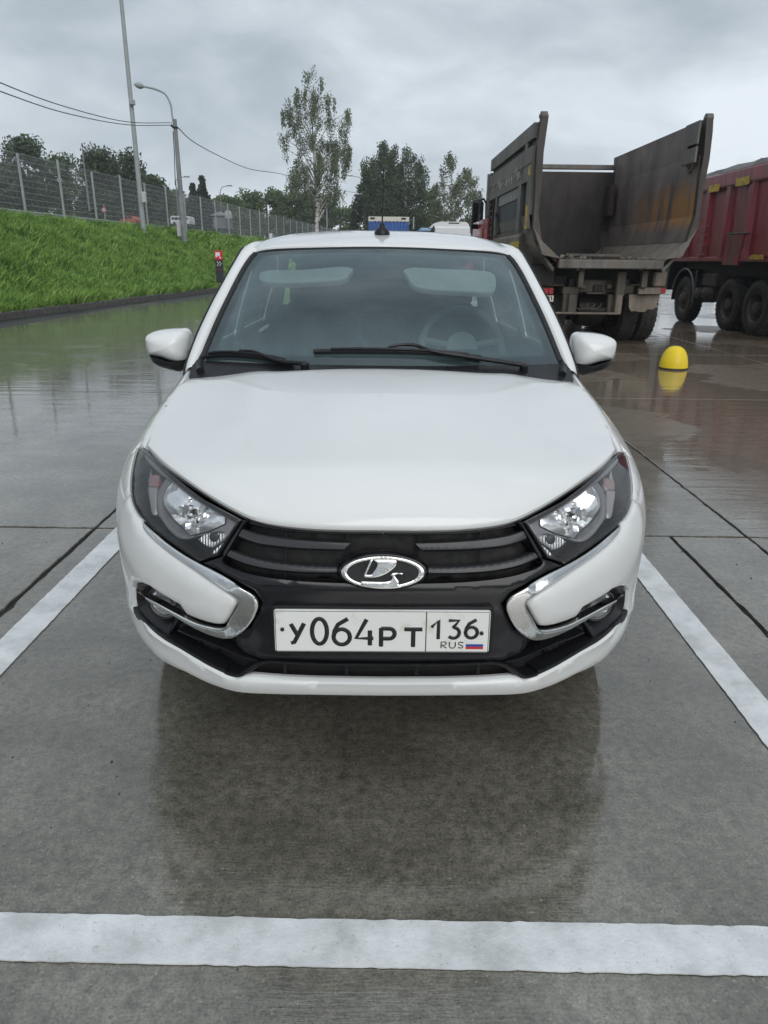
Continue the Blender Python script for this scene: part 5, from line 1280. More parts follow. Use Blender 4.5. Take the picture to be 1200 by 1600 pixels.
m_ = MB(); m_.bx(CX0-.35, CX0+.1, YF+1.7, YF+2.7, .55, 1.45, .06); m_.build('front_wing', RED_CAB, DT)
for zc_, hh in ((at(747, 338, YF+2.2)[2], .36), (at(746, 360, YF+2.2)[2], .20)):
    a = at(746.5, 340, YF+2.2); m_ = MB(); m_.bx(a[0]-.15, a[0]+.13, YF+2.13, YF+2.25, zc_-hh, zc_+hh, .05)
    q_ = m_.build('wing_mirror', SATIN_BLACK, DT); 
    m_ = MB(); m_.bx(a[0]-.12, a[0]+.10, YF+2.118, YF+2.128, zc_-hh+.06, zc_+hh-.06, .0); m_.build('mirror_glass', MIRROR_GLASS, q_)
m_ = MB(); a = at(739, 315, YF+2.2); m_.tube([a, at(756, 311, YF+2.2), at(760, 318, YF+2.2), at(759, 372, YF+2.2)], .03, 8); m_.build('mirror_arm', SATIN_BLACK, DT, True)

# ---- red tipper lorry on the right edge
XR = 7.45
RT_ = empty('tipper_truck', (8.7, 15.5, 0), 'long red tipper lorry with ribbed sides parked at the right edge', 'tipper lorry')
yb0, yb1 = 12.2, 19.0
zb_ = float(atx(1150, 405, XR)[2]); zt_ = float(atx(1150, 266, XR)[2])-.03; zr0 = float(atx(1112, 298, XR)[2])
m_ = MB(); m_.prism([(XR+.06, yb0, zb_), (XR+.02, yb0, zt_), (XR+2.45, yb0, zt_), (XR+2.41, yb0, zb_)], (0, yb1-yb0, 0), True); m_.build('tipper_body', RED_BODY, RT_)
m_ = MB(); m_.bx(XR-.08, XR+.10, yb0, yb1, zr0, zt_+.02, .03); m_.build('top_rail', RED_BODY, RT_)
m_ = MB(); m_.bx(XR-.04, XR+.10, yb0, yb1, zb_-.05, zb_+.05, .02); m_.build('bottom_rail', RED_BODY, RT_)
for k, y_ in enumerate(np.arange(yb0+.3, yb1, .98)):
    m_ = MB(); m_.prism([(XR+.05, y_-.15, zb_+.05), (XR-.05, y_-.09, zb_+.05), (XR-.05, y_+.09, zb_+.05), (XR+.05, y_+.15, zb_+.05)], (0, 0, zr0-zb_-.05), True); m_.build('rib', RED_BODY, RT_)
m_ = MB()
for k in range(4): m_.tube([(XR-.03, 17.2+.0, zb_+.1+k*.2), (XR-.03, 17.6, zb_+.1+k*.2)], .015, 6)
m_.build('step', RED_BODY, RT_)
m_ = MB(); a = atx(1150, 365, XR); m_.prism([(XR+.02, a[1]-.55, a[2]), (XR-.10, a[1]-.55, a[2]-.02), (XR-.04, a[1]-.35, a[2]-.62), (XR+.02, a[1]-.35, a[2]-.62)], (0, .7, 0)); m_.build('side_bracket', RED_BODY, RT_)
m_ = MB(); m_.bx(XR-.11, XR+.0, a[1]-.6, a[1]+.2, a[2]-.01, a[2]+.02); m_.build('ledge', CANVAS, RT_)
for p0, p1 in (((1108, 290.5), (1123, 296)), ((1151, 279), (1170, 285)), ((1172, 398), (1192, 403))):
    A_, B_ = atx(*p0, XR-.09), atx(*p1, XR-.09); m_ = MB(); m_.bx(XR-.092, XR-.079, B_[1], A_[1], min(A_[2], B_[2])-.03, max(A_[2], B_[2])-.0); m_.build('marker_tape', YELLOW, RT_)
# lumpy cover over the load
m_ = MB(); G_ = []
ysx = np.linspace(yb0, yb1, 70); r8 = np.random.default_rng(3)
for xk, hk in ((XR-.06, .0), (XR+.0, .07), (XR+.15, .13), (XR+.5, .20), (XR+1.2, .26), (XR+2.0, .16), (XR+2.4, .0)):
    nz = np.convolve(r8.normal(0, 1, 76), np.ones(4)/4, 'valid')[:70]*.035; G_.append(np.stack([0*ysx+xk, ysx, zt_+.02+hk+nz*(hk > 0)], 1))
m_.grid(np.array(G_), flip=True); m_.build('load_cover', CANVAS, RT_, True)
for x_ in (XR+.75, XR+1.75):
    m_ = MB(); m_.bx(x_-.05, x_+.05, yb0, 21, .85, 1.15); m_.build('chassis_rail', DARKCH, RT_)
m_ = MB(); m_.bx(XR+.35, XR+2.1, yb0+.1, yb1, 1.10, zb_-.02); m_.build('subframe', DARKCH, RT_)
for (px_, py_), ss_ in (((1066, 469), 0), ((1134, 478), 1), ((1177.5, 484), 1)):
    P = atx(px_, py_, XR+.02)
    wheel(RT_, (XR+.17, P[1], .53), R=.53, W=.30, side=-1, dual=bool(ss_), lugs=True); wheel(RT_, (XR+2.2, P[1], .53), R=.53, W=.30, side=1, dual=bool(ss_), lugs=False)
    m_ = MB(); m_.lathe([(.09, -1.0), (.10, 1.0)], (XR+1.2, P[1], .55), (1, 0, 0), 12); m_.build('axle', DARKCH, RT_, True)
fw_ = atx(1066, 469, XR)[1]
m_ = MB(); G_ = [[(x_, fw_+.66*cos(t_), .55+.68*sin(t_)) for t_ in np.linspace(-.1, pi+.1, 20)] for x_ in (XR-.02, XR+.5)]; m_.grid(np.array(G_)); m_.build('front_mudguard', NAVY, RT_, True)
m_ = MB(); m_.tube([(XR-.03, fw_+.66*cos(t_), .55+.68*sin(t_)) for t_ in np.linspace(.3, pi+.1, 20)], .02, 6); m_.build('mudguard_edge', CANVAS, RT_, True)
A_, B_ = atx(1102, 427, XR+.1), atx(1120, 449, XR+.1); m_ = MB(); m_.bx(XR+.05, XR+.5, B_[1], A_[1], B_[2], A_[2], .03)
for k in range(3): m_.bx(XR+.03, XR+.05, B_[1], A_[1], B_[2]+.05+k*.10, B_[2]+.07+k*.10)
m_.build('battery_box', CHASSIS, RT_)
for k in range(2):
    c0 = atx(1103+k*12, 458, XR+.15); m_ = MB(); m_.lathe([(0, -.26), (.12, -.22), (.13, 0), (.12, .22), (0, .26)], c0, (1, 0, 0), 16); m_.build('air_tank', CHASSIS, RT_, True)
m_ = MB(); m_.tube([(XR+.0, atx(1087, 440, XR)[1], 1.2), (XR+.0, atx(1087, 440, XR)[1], .35)], .02, 6); m_.build('drop_pipe', CHASSIS, RT_)
cab(RT_, XR+.02, XR+2.4, 19.25, 21.3, .7, 3.0, NAVY)
m_ = MB(); m_.bx(XR+.1, XR+.6, fw_-1.5, fw_-.8, .55, 1.1, .06); m_.build('fuel_tank', DARKCH, RT_)

# ---- yellow bollard
bc = atz(1051.5, 576, 0); bw = .185; zt_b = float(at(1051.5, 540.5, bc[1])[2])
BO = empty('bollard', (bc[0], bc[1], 0), 'yellow painted concrete dome bollard standing on the wet slabs', 'bollard')
YEL = rough_mat('yellow_bollard_paint', (.82, .60, .015), .35, .06, 9, bumps=.12)
m_ = MB(); m_.lathe([(bw+.008, 0), (bw+.010, .016), (bw+.002, .024)], (bc[0], bc[1], 0), (0, 0, 1), 40, cap=False); m_.build('base_ring', rough_mat('dirty_base', (.05, .04, .02), .6), BO, True)
m_ = MB(); m_.lathe([(bw*cos(a)**.78 if a < 1.57 else 0, .016+(zt_b-.016)*sin(a)) for a in np.linspace(0, pi/2, 18)], (bc[0], bc[1], 0), (0, 0, 1), 40, cap=False); m_.build('dome', YEL, BO, True)
# ------------------------------------------------------------------ bank, fence, masts
def kx(y): return -10.27+.108*y      # kerb face
def fx(y): return -15.0+.108*y       # fence line
TOPZ = 2.50
GRASSM, t, b = princ('grass_blades', (.06, .12, .02), .5, 0, .3); co = texco(t)
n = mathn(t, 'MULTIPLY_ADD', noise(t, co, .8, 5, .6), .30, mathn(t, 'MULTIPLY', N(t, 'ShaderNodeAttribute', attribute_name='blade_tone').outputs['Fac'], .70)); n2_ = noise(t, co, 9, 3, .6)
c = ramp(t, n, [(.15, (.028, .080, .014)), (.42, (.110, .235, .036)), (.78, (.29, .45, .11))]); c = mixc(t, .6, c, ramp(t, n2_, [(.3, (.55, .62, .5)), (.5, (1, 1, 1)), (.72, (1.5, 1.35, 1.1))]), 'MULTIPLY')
t.links.new(c, b.inputs['Base Color']); b.inputs['Transmission Weight'].default_value = 0.0
b.inputs['Subsurface Weight'].default_value = 0.0
SOIL = rough_mat('bank_soil', (.030, .045, .014), .9, .4, 5, col2=(.018, .024, .009))
YS = np.concatenate([np.arange(8, 60, .5), np.arange(60, 190, 5.0)])
def bank_prof(u):  # u 0 at kerb, 1 at the crest
    return TOPZ*(np.clip(u, 0, 1)**.92)
prof_x = [0.0, .15, .4, .7, 1.0, 1.3, 1.6, 2.0, 2.4, 2.8, 3.2, 3.6, 4.1, 4.6, 6.5, 10.0, 13.0]
def bank_z(d, y):
    u = (d-.10)/4.35; z = np.where(u > 1, TOPZ+(np.minimum(d, 13)-4.45)*.012, TOPZ*(np.clip(u, 0, 1)**.95)+.12)
    u1 = np.clip(u, 0, 1); s_ = u1*u1*(3-2*u1); z = np.where(u > 1, z, .12+(TOPZ-.12)*(.35*s_+.65*u1))
    return z+(.06*np.sin(y*1.7+d*2.1)*np.sin(y*.53+1.3*d)+.07*np.sin(y*4.1+1.2*np.sin(d*3.0))*np.sin(d*4.7+np.sin(y*2.3)))*np.clip(u*4, 0, 1)
G_ = []
for y in YS: d = np.array(prof_x); G_.append(np.stack([kx(y)-.14-d, 0*d+y, bank_z(d, y)], 1))
m_ = MB(); m_.grid(np.array(G_), flip=False); BK = m_.build('grass_bank', SOIL, None, True); tag(BK, kind='structure')
# road plateau behind the fence
PLT = rough_mat('verge', (.075, .135, .03), .9, .4, .8)
m_ = MB(); m_.grid(np.array([[(kx(y)-.14-13.0, y, bank_z(np.array(13.0), y)), (kx(y)-17, y, 2.75), (kx(y)-60, y, 4.6), (kx(y)-400, y, 9.0)] for y in YS]), flip=False); tag(m_.build('verge', PLT, None, True), kind='structure')
ASPH = rough_mat('wet_asphalt', (.05, .05, .052), .85, .3, 3, spec=.1)
m_ = MB(); m_.grid(np.array([[(kx(y)-16, y, 2.86), (kx(y)-27, y, 3.35)] for y in YS])); tag(m_.build('road', ASPH, None, True), kind='structure')
# kerb stones
KB = empty('kerb', (kx(14), 14, 0)); tag(KB, kind='structure')
m_ = MB(); m_.box((0, 0, .04), (.15, .985, .24), None, .018); k0 = m_.build('kerb_stone', KERB, None); 
ang = -math.atan(.108)
ORIG[k0.name] = np.zeros(3)
kme = k0.data; bpy.data.objects.remove(k0)
y = 10.0; kk = 0
while y < 75:
    o = bpy.data.objects.new('kerb_stone', kme); COL.objects.link(o); o.parent = KB
    o.location = (kx(y)-.075-kx(14), y-14, random.uniform(-.006, .006)); o.rotation_euler.z = ang; y += 1.0*cos(ang); kk += 1
m_ = MB(); m_.prism([(kx(75), 75, .15), (kx(75)-.15, 75, .15), (kx(120)-.15, 120, .15), (kx(120), 120, .15)], (0, 0, -.2)); m_.build('kerb_stone', KERB, KB, loc=(0, 0, 0))
# grass blades: denser close by
def blades(n, ylo, yhi, dlo, dhi, hlo, hhi, wid, seed, yp=1.0):
    r = np.random.default_rng(seed)
    y = ylo+(yhi-ylo)*r.random(n)**yp; d = dlo+(dhi-dlo)*r.random(n)
    # gather in tufts
    k = n//34; ci = r.integers(0, k, n); y = y[ci]+r.normal(0, .11, n); d = np.clip(d[ci]+r.normal(0, .10, n), dlo-.1, dhi)
    x = kx(y)-.15-d; z = bank_z(d, y)-.01
    hgt = r.uniform(hlo, hhi, n)*(.6+1.0*r.random(k)[ci]); a = r.uniform(0, 2*pi, n); lean = r.uniform(.2, 1.1, n)*hgt; la = r.uniform(0, 2*pi, n)
    w_ = wid*(.6+.8*r.random(n))*(1+np.maximum(0, y-20)*.018)
    B = np.stack([x, y, z], 1); wx = np.stack([np.cos(a), np.sin(a), 0*a], 1)*w_[:, None]/2
    # blades lean downhill as well
    L = np.stack([np.cos(la)*lean+.28*hgt, np.sin(la)*lean, hgt], 1)
    mid = B+L*np.array([.35, .35, .62]); top = B+L
    V = np.stack([B-wx, B+wx, mid+wx*.8, mid-wx*.8, top], 1).reshape(-1, 3)
    i = np.arange(n)[:, None]*5
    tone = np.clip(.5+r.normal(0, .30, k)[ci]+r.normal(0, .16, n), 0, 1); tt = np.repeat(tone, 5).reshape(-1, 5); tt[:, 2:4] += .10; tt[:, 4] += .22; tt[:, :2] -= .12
    return V, np.hstack([i, i+1, i+2, i+3]), np.hstack([i+3, i+2, i+4]), tt.ravel()
def fast_mesh(name, V, quads, tris, mat, parent=None, smooth=False):
    me = bpy.data.meshes.new(name); nq, ntri = len(quads), len(tris)
    me.vertices.add(len(V)); me.vertices.foreach_set('co', V.astype(np.float32).ravel())
    me.loops.add(nq*4+ntri*3); me.loops.foreach_set('vertex_index', np.concatenate([quads.ravel(), tris.ravel()]).astype(np.int32))
    me.polygons.add(nq+ntri); me.polygons.foreach_set('loop_start', np.concatenate([np.arange(nq)*4, nq*4+np.arange(ntri)*3]).astype(np.int32))
    me.polygons.foreach_set('loop_total', np.concatenate([np.full(nq, 4), np.full(ntri, 3)]).astype(np.int32))
    me.materials.append(mat); me.update(calc_edges=True)
    if smooth: me.polygons.foreach_set('use_smooth', np.ones(nq+ntri, bool))
    o = bpy.data.objects.new(name, me); COL.objects.link(o); ORIG[o.name] = np.zeros(3)
    if parent is not None: o.parent = parent
    return o
Vs, Qs, Ts, Ns, off = [], [], [], [], 0
for args in ((190000, 13, 40, .0, 4.7, .10, .22, .019, 1, 1.3), (50000, 38, 90, .0, 4.8, .14, .26, .04, 2, 1.3), (22000, 13, 60, 4.4, 6.0, .10, .30, .02, 3, 1.2), (14000, 13, 45, -.02, .25, .14, .30, .02, 4, 1.1)):
    V, Q, T, tn = blades(*args); Ns.append(tn); Vs.append(V); Qs.append(Q+off); Ts.append(T+off); off += len(V)
go = fast_mesh('grass', np.vstack(Vs), np.vstack(Qs), np.vstack(Ts), GRASSM); at_ = go.data.attributes.new('blade_tone', 'FLOAT', 'POINT'); at_.data.foreach_set('value', np.concatenate(Ns).astype(np.float32))
tag(go, 'lush green grass growing on the sloping bank', 'grass', kind='stuff')

# ---- mesh fence
GALV = rough_mat('galvanised_post', (.34, .37, .38), .5, .15, 4, bumps=0)
WIREM = rough_mat('fence_wire', (.30, .32, .33), .5, .1, 4, bumps=0)
FE = empty('mesh_fence', (fx(30), 30, TOPZ), 'welded wire mesh fence with pale posts along the top of the bank', 'fence')
FH, SPC = 2.12, 2.55; dirv = np.array([.108, 1, 0])/math.hypot(.108, 1)
m_ = MB(); m_.box((0, 0, FH/2-.15), (.07, .07, FH+.3), None, .008); o = m_.build('post', GALV, None); pme = o.data; bpy.data.objects.remove(o)
V = []; Qd = []
def wire(p0, p1, r_):
    p0 = np.array(p0, float); p1 = np.array(p1, float); d = p1-p0; d /= np.linalg.norm(d)
    a = np.cross(d, (0.3, .5, .8)); a /= np.linalg.norm(a); b_ = np.cross(d, a); k = len(V)*1
    for p in (p0, p1):
        for j in range(3): th = 2*pi*j/3; V.append(p+r_*(cos(th)*a+sin(th)*b_))
    for j in range(3): Qd.append((k+j, k+(j+1) % 3, k+3+(j+1) % 3, k+3+j))
for z in np.arange(.06, FH-.02, .2): wire((0, .04, z), (0, SPC-.04, z), .0045); wire((.02, .04, z+.012), (.02, SPC-.04, z+.012), .0035)
for y in np.arange(.05, SPC, .05): wire((.0, y, .05), (0, y, FH-.03), .0024)
me = bpy.data.meshes.new('wire_panel'); me.from_pydata([tuple(v) for v in V], [], Qd); me.materials.append(WIREM); wme = me
ystart = 26.49-SPC*5*cos(abs(ang)); px0 = None
for k in range(58):
    y = ystart+k*SPC*dirv[1]; x = fx(y)
    o = bpy.data.objects.new('post', pme); COL.objects.link(o); o.parent = FE; o.location = (x-fx(30), y-30, bank_z(np.array(kx(y)-.14-x), y)-TOPZ-.02+.03); o.rotation_euler.z = ang
    o = bpy.data.objects.new('wire_panel', wme); COL.objects.link(o); o.parent = FE; o.location = (x-fx(30)-.05, y-30, .03); o.rotation_euler.z = ang; o['kind'] = 'stuff'

# ---- masts, lamps, wires
CONCP = rough_mat('weathered_concrete_pole', (.25, .26, .265), .7, .25, 3, bumps=.1)
def ground_z(x, y): d = kx(y)-.14-x; return float(bank_z(np.array(d), y)) if 0 < d < 13 else (2.9 if d >= 13 else 0.0)
Y1 = 34.6; b1 = at(224.5, 362, Y1); t1 = at(185.5, 0, Y1); dirp = (t1-b1); 
MA = empty('lighting_mast', (b1[0], Y1, b1[2]-.3), 'tall thin grey steel mast with a small control box, beside the fence', 'mast')
top = np.array([b1[0]-.02, Y1, b1[2]+18.5]); bas = np.array([b1[0], Y1, b1[2]-.4])
hh_ = np.linspace(0, 1, 12); m_ = MB(); m_.tube([bas+(top-bas)*u for u in hh_], [.115-.07*u for u in hh_], 12); m_.build('pole', GALV, MA, True)
a = at(222, 300, Y1-.25); b2 = at(229.5, 317, Y1-.25); m_ = MB(); m_.bx(a[0], b2[0], Y1-.42, Y1-.18, b2[2], a[2], .02); m_.build('control_box', rough_mat('pale_box', (.50, .52, .50), .5, .1, 4), MA)
m_ = MB(); a = at(206, 160, Y1-.2); m_.bx(a[0]-.10, a[0]+.12, Y1-.3, Y1-.1, a[2]-.10, a[2]+.10, .02); m_.build('camera', GALV, MA)
m_ = MB(); m_.bx(top[0]-.5, top[0]+.5, Y1-.08, Y1+.08, top[2]-.05, top[2]+.05, .01)
for dx_ in (-.4, 0, .4): m_.bx(top[0]+dx_-.15, top[0]+dx_+.15, Y1-.35, Y1-.1, top[2]+.02, top[2]+.25, .02)
m_.build('floodlight_bar', GALV, MA)
# concrete pole with a curved lamp arm
Y2 = 37.3; b2_ = at(287, 364, Y2); t2 = at(268.5, 190, Y2)
ST = empty('street_lamp', (b2_[0], Y2, b2_[2]-.3), 'concrete street lamp pole with a long curved arm carrying overhead cables', 'street lamp', 'street lamps on the bank and road')
tt_ = np.array([b2_[0], Y2, t2[2]+.1]); bb_ = np.array([b2_[0], Y2, b2_[2]-.4]); m_ = MB(); m_.tube([bb_, tt_], [.15, .085], 12); m_.build('pole', CONCP, ST, True)
sh_ = b2_[0]-t2[0]
def offp(px_, py_): p = at(px_, py_, Y2); return p+np.array([0, 0, 0])
x_of = lambda px_, py_: offp(px_, py_)
arm = smooth_line([tt_+np.array([-.02, 0, -.6]), x_of(269, 180), x_of(266.5, 163), x_of(258, 147), x_of(243, 139.5), x_of(224, 135)], 5)
m_ = MB(); m_.tube(arm, .045, 8); m_.build('lamp_arm', GALV, ST, True)
e0 = x_of(224, 135); e1 = x_of(210, 132); m_ = MB(); m_.tube([e0+(e1-e0)*u for u in np.linspace(-.1, 1.05, 8)], [.03, .09, .12, .13, .13, .11, .07, .02], 10); m_.build('lamp_head', GALV, ST, True)
m_ = MB(); m_.tube([x_of(270.5, 205), x_of(272.5, 240), x_of(274, 290)], .02, 6); m_.build('cable_drop', MATT_BLACK, ST, True)
m_ = MB(); m_.lathe([(.14, -.03), (.15, 0), (.14, .03)], tt_+np.array([0, 0, -.35]), (0, 0, 1), 12); m_.lathe([(.05, -.02), (.06, .0), (.03, .09)], tt_+np.array([-.16, 0, -.3]), (0, 0, 1), 8); m_.build('insulator_bracket', MATT_BLACK, ST, True)
CABM = rough_mat('overhead_cable', (.02, .02, .022), .6)
def cable(pts, lab, r_=.018):
    P = smooth_line(pts, 6); m_ = MB(); c0 = P[0]; m_.tube(P, r_, 5); o = m_.build('overhead_cable', CABM, None, True, loc=tuple(c0)); tag(o, lab, 'cable', 'overhead cables'); return o
hk = tt_+np.array([-.16, 0, -.15])
cable([hk, at(200, 190.5, 31), at(100, 166, 24), at(0, 129, 18.5), at(-160, 50, 12)], 'upper of the two black cables running from the street lamp to the left edge', .014)
cable([hk+np.array([0, 0, -.1]), at(200, 195, 31), at(100, 176, 24), at(0, 142.5, 18.5), at(-160, 80, 12)], 'lower of the two black cables running from the street lamp to the left edge', .014)
cable([tt_+np.array([.12, 0, -.35]), at(300, 220, 42), at(345, 245, 50), at(390, 264, 58), at(440, 272, 66), at(490, 288, 76), at(540, 299, 88), at(600, 303, 110)], 'single black cable running right from the street lamp behind the birch', .022)
# service cabinet
a = at(275, 345, 36.6); b2 = at(281.5, 366, 36.6); CBX = empty('service_cabinet', ((a[0]+b2[0])/2, 36.7, b2[2]-.05), 'small white service cabinet at the foot of the concrete lamp pole', 'cabinet')
WB = rough_mat('cabinet_white', (.45, .46, .46), .5, .08, 4)
m_ = MB(); m_.bx(a[0], b2[0], 36.6, 36.85, b2[2]-.1, a[2], .015); m_.build('housing', WB, CBX); m_ = MB(); m_.bx(a[0]+.03, b2[0]-.03, 36.585, 36.6, b2[2]+.05, a[2]-.06, .004); m_.build('door', WB, CBX)
# far road lamps
FARPOLE = rough_mat('dull_grey_pole', (.20, .21, .22), .6, .1, 3, bumps=0)
def road_lamp(px_top, py_top, px_arm, py_arm, px_b, py_b, Y, lab):
    B = at(px_b, py_b, Y); T = at(px_top, py_top, Y); A = at(px_arm, py_arm, Y); R0 = empty('street_lamp', (B[0], Y, B[2]), lab, 'street lamp', 'street lamps on the bank and road')
    m_ = MB(); m_.tube([B, np.array([B[0], Y, T[2]])], [.085, .05], 8); m_.build('pole', FARPOLE, R0, True)
    T2 = np.array([B[0], Y, T[2]]); m_ = MB(); m_.tube(smooth_line([T2, T2+(A-T2)*np.array([.3, 0, .75]), A], 4), .035, 6); m_.build('lamp_arm', FARPOLE, R0, True)
    m_ = MB(); m_.box(A+np.array([(.25 if A[0] > B[0] else -.25), 0, .02]), (.6, .2, .11), None, .04); m_.build('lamp_head', FARPOLE, R0, True)
road_lamp(137.5, 240, 152, 233.5, 140, 330, 62, 'grey street lamp rising in front of the dark trees at the far left')
road_lamp(277, 283, 288, 276.5, 279, 340, 80, 'grey street lamp seen just right of the concrete lamp pole')
road_lamp(346, 300, 355, 290.5, 347, 352, 84, 'curved grey street lamp between the spruce and the far trees')
road_lamp(569, 290, 551, 275, 571, 350, 92, 'grey street lamp with arm to the left before the dark birches')
def plain_post(px_t, py_t, px_b, py_b, Y, lab, r_=.06):
    B = at(px_b, py_b, Y); T = at(px_t, py_t, Y); m_ = MB(); m_.tube([(B[0], Y, B[2]-.3), (B[0], Y, T[2])], r_, 8); m_.lathe([(r_*1.1, 0), (r_*1.1, .04), (0, .06)], (B[0], Y, T[2]), (0, 0, 1), 8); tag(m_.build('post', GALV, None, True, loc=(B[0], Y, B[2]-.3)), lab, 'post')
plain_post(511, 319, 511, 352, 70, 'thin grey post right of the big birch trunk'); plain_post(646, 340, 646, 352, 66, 'thin pale post right of the blue trailer')
# guard rail
GRL = empty('guard_rail', (-22, 40, 2.8), 'low grey steel guard rail along the road beyond the fence', 'guard rail')
def gx(y): return kx(y)-15.2
m_ = MB()
for k in range(40): m_.prism([(gx(18+k*4)+dx_, 18+k*4, z_+.3) for dx_, z_ in ((0, 3.52), (.05, 3.45), (0, 3.38), (.05, 3.31), (0, 3.24), (-.02, 3.38))], (.108*4, 4.0, 0))
m_.build('rail_beam', GALV, GRL)
for k in range(80):
    m_ = MB(); y_ = 18+k*2; m_.bx(gx(y_)-.12, gx(y_)-.03, y_-.05, y_+.05, 2.6, 3.8); m_.build('rail_post', GALV, GRL)
# sign by the road
SG = empty('road_sign', (at(163, 345, 46)[0], 46, 2.85), 'small round red and white road sign on a thin post beyond the fence', 'road sign')
p_ = at(163, 328, 46); m_ = MB(); m_.tube([(p_[0], 46, 2.6), (p_[0], 46, p_[2]+.3)], .03, 6); m_.build('post', GALV, SG)
m_ = MB(); m_.lathe([(.17, 0), (.17, .02)], (p_[0], 45.94, p_[2]), (0, -1, 0), 20); o = m_.build('sign_face', LAMP_RED, SG); m_ = MB(); m_.lathe([(.11, 0), (.11, .004)], (p_[0], 45.918, p_[2]), (0, -1, 0), 20); m_.build('sign_disc', WB, o)
# vehicles on the road, seen through the mesh
def side_car(px0, px1, py_t, py_b, Y, mat, lab, van=False, mat2=None):
    A, B = at(px0, py_b, Y), at(px1, py_t, Y); x0, x1, z0, z1 = A[0], B[0], A[2], B[2]; H_ = z1-z0; L_ = x1-x0
    R0 = empty('van' if van else 'parked_car', ((x0+x1)/2, Y, z0), lab, 'van' if van else 'car')
    if van: prof = [(0, .12), (0, .85), (.04, .97), (.12, 1), (.92, 1), (.98, .9), (1, .5), (1, .12)]
    else: prof = [(0, .15), (0, .5), (.06, .58), (.2, .62), (.32, .98), (.75, 1), (.92, .62), (1, .55), (1, .15)]
    m_ = MB(); m_.prism([(x0+a*L_, Y, z0+H_*c_) for a, c_ in prof], (0, 1.8, 0)); m_.build('body', mat, R0)
    wins = [(.06, .2), (.23, .4), (.43, .6), (.63, .8), (.83, .93)] if van else [(.27, .5), (.53, .78)]
    for a0, a1 in wins:
        m_ = MB(); m_.bx(x0+a0*L_, x0+a1*L_, Y-.015, Y+.0, z0+H_*(.56 if van else .64), z0+H_*(.84 if van else .9)); m_.build('window', DARK_GLASS, R0)
    for a0 in (.2, .8):
        m_ = MB(); m_.lathe([(H_*.17, -.1), (H_*.17, .12)], (x0+a0*L_, Y+.06, z0+H_*.16), (0, 1, 0), 18); m_.build('wheel', RUBBER, R0, True)
    return R0
WPNT = rough_mat('white_vehicle_paint', (.70, .71, .72), .35, .05, 3, bumps=0)
side_car(267, 295, 337.5, 351, 58, WPNT, 'white minibus with a row of windows passing beyond the fence', True)
side_car(188, 211, 337, 350, 60, rough_mat('orange_car_paint', (.42, .10, .06), .35, .1, 3, bumps=0), 'orange red car passing beyond the fence near the mast')
# far white tank dome beyond the fence
p_ = at(356.5, 336, 70); m_ = MB(); m_.lathe([(0, .42), (.2, .36), (.32, .2), (.36, 0), (.34, -.3), (.25, -.4)], p_, (0, 0, 1), 16); tag(m_.build('roadside_tank', WB, None, True, loc=tuple(p_)), 'small white rounded tank seen through the far fence', 'tank')
A, B = at(333, 346, 71), at(353, 337, 71); m_ = MB(); HS = empty('shed', ((A[0]+B[0])/2, 72, A[2]), 'low grey shed with a flat roof seen through the far fence', 'shed'); m_.bx(A[0], B[0], 71, 74, A[2]-.6, B[2]-.1); m_.build('wall', FARPOLE, HS); m_ = MB(); m_.prism([(A[0]-.2, 70.8, B[2]), (B[0]+.2, 70.8, B[2]), ((A[0]+B[0])/2, 70.8, B[2]+.35)], (0, 3.4, 0)); m_.build('roof', GALV, HS)

# ---- red and black information pylon by the kerb
PY = 27.6; a = at(335, 391.5, PY); b2 = at(349, 436, PY)
zs = [a[2], at(340, 406, PY)[2], b2[2]]
SGN = empty('direction_sign', ((a[0]+b2[0])/2, PY, 0), 'narrow red and black direction sign with white arrows on the bank by the kerb', 'sign')
RS, _t, _b = princ('sign_red', (.60, .02, .03), .4); BS, _t, _b = princ('sign_black', (.020, .022, .03), .4); WS, _t, _b = princ('sign_white', (.75, .75, .76), .45)
m_ = MB(); m_.bx(a[0], b2[0], PY, PY+.12, .5, zs[1], .01); m_.build('black_panel', BS, SGN)
m_ = MB(); m_.bx(a[0]-.004, b2[0]+.004, PY-.004, PY+.124, zs[1], zs[0], .01); o = m_.build('red_panel', RS, SGN)
w_ = (b2[0]-a[0]); cx3 = (a[0]+b2[0])/2
m_ = MB(); zc = (zs[0]+zs[1])/2
m_.bx(cx3-.10, cx3+.06, PY-.012, PY-.004, zc+.00, zc+.10); m_.bx(cx3-.10, cx3-.04, PY-.012, PY-.004, zc-.07, zc+.0); m_.bx(cx3-.035, cx3+.06, PY-.0125, PY-.004, zc-.03, zc-.005)
m_.prism([(cx3+.02, PY-.006, zc-.03), (cx3+.12, PY-.006, zc-.09), (cx3+.06, PY-.006, zc-.11)], (0, -.006, 0)); m_.build('pictogram', WS, o)
m_ = MB(); zc2 = at(343, 412, PY)[2]
for dx_ in (-.07, .02):
    m_.tube([(cx3+dx_, PY-.008, zc2+.08), (cx3+dx_+.07, PY-.008, zc2), (cx3+dx_, PY-.008, zc2-.08)], .012, 4)
m_.build('arrow', WS, SGN)
m_ = MB(); m_.tube([(cx3-.1, PY-.004, zc2-.2), (cx3+.1, PY-.004, zc2-.2)], .006, 4); m_.build('print_line', RS, SGN)

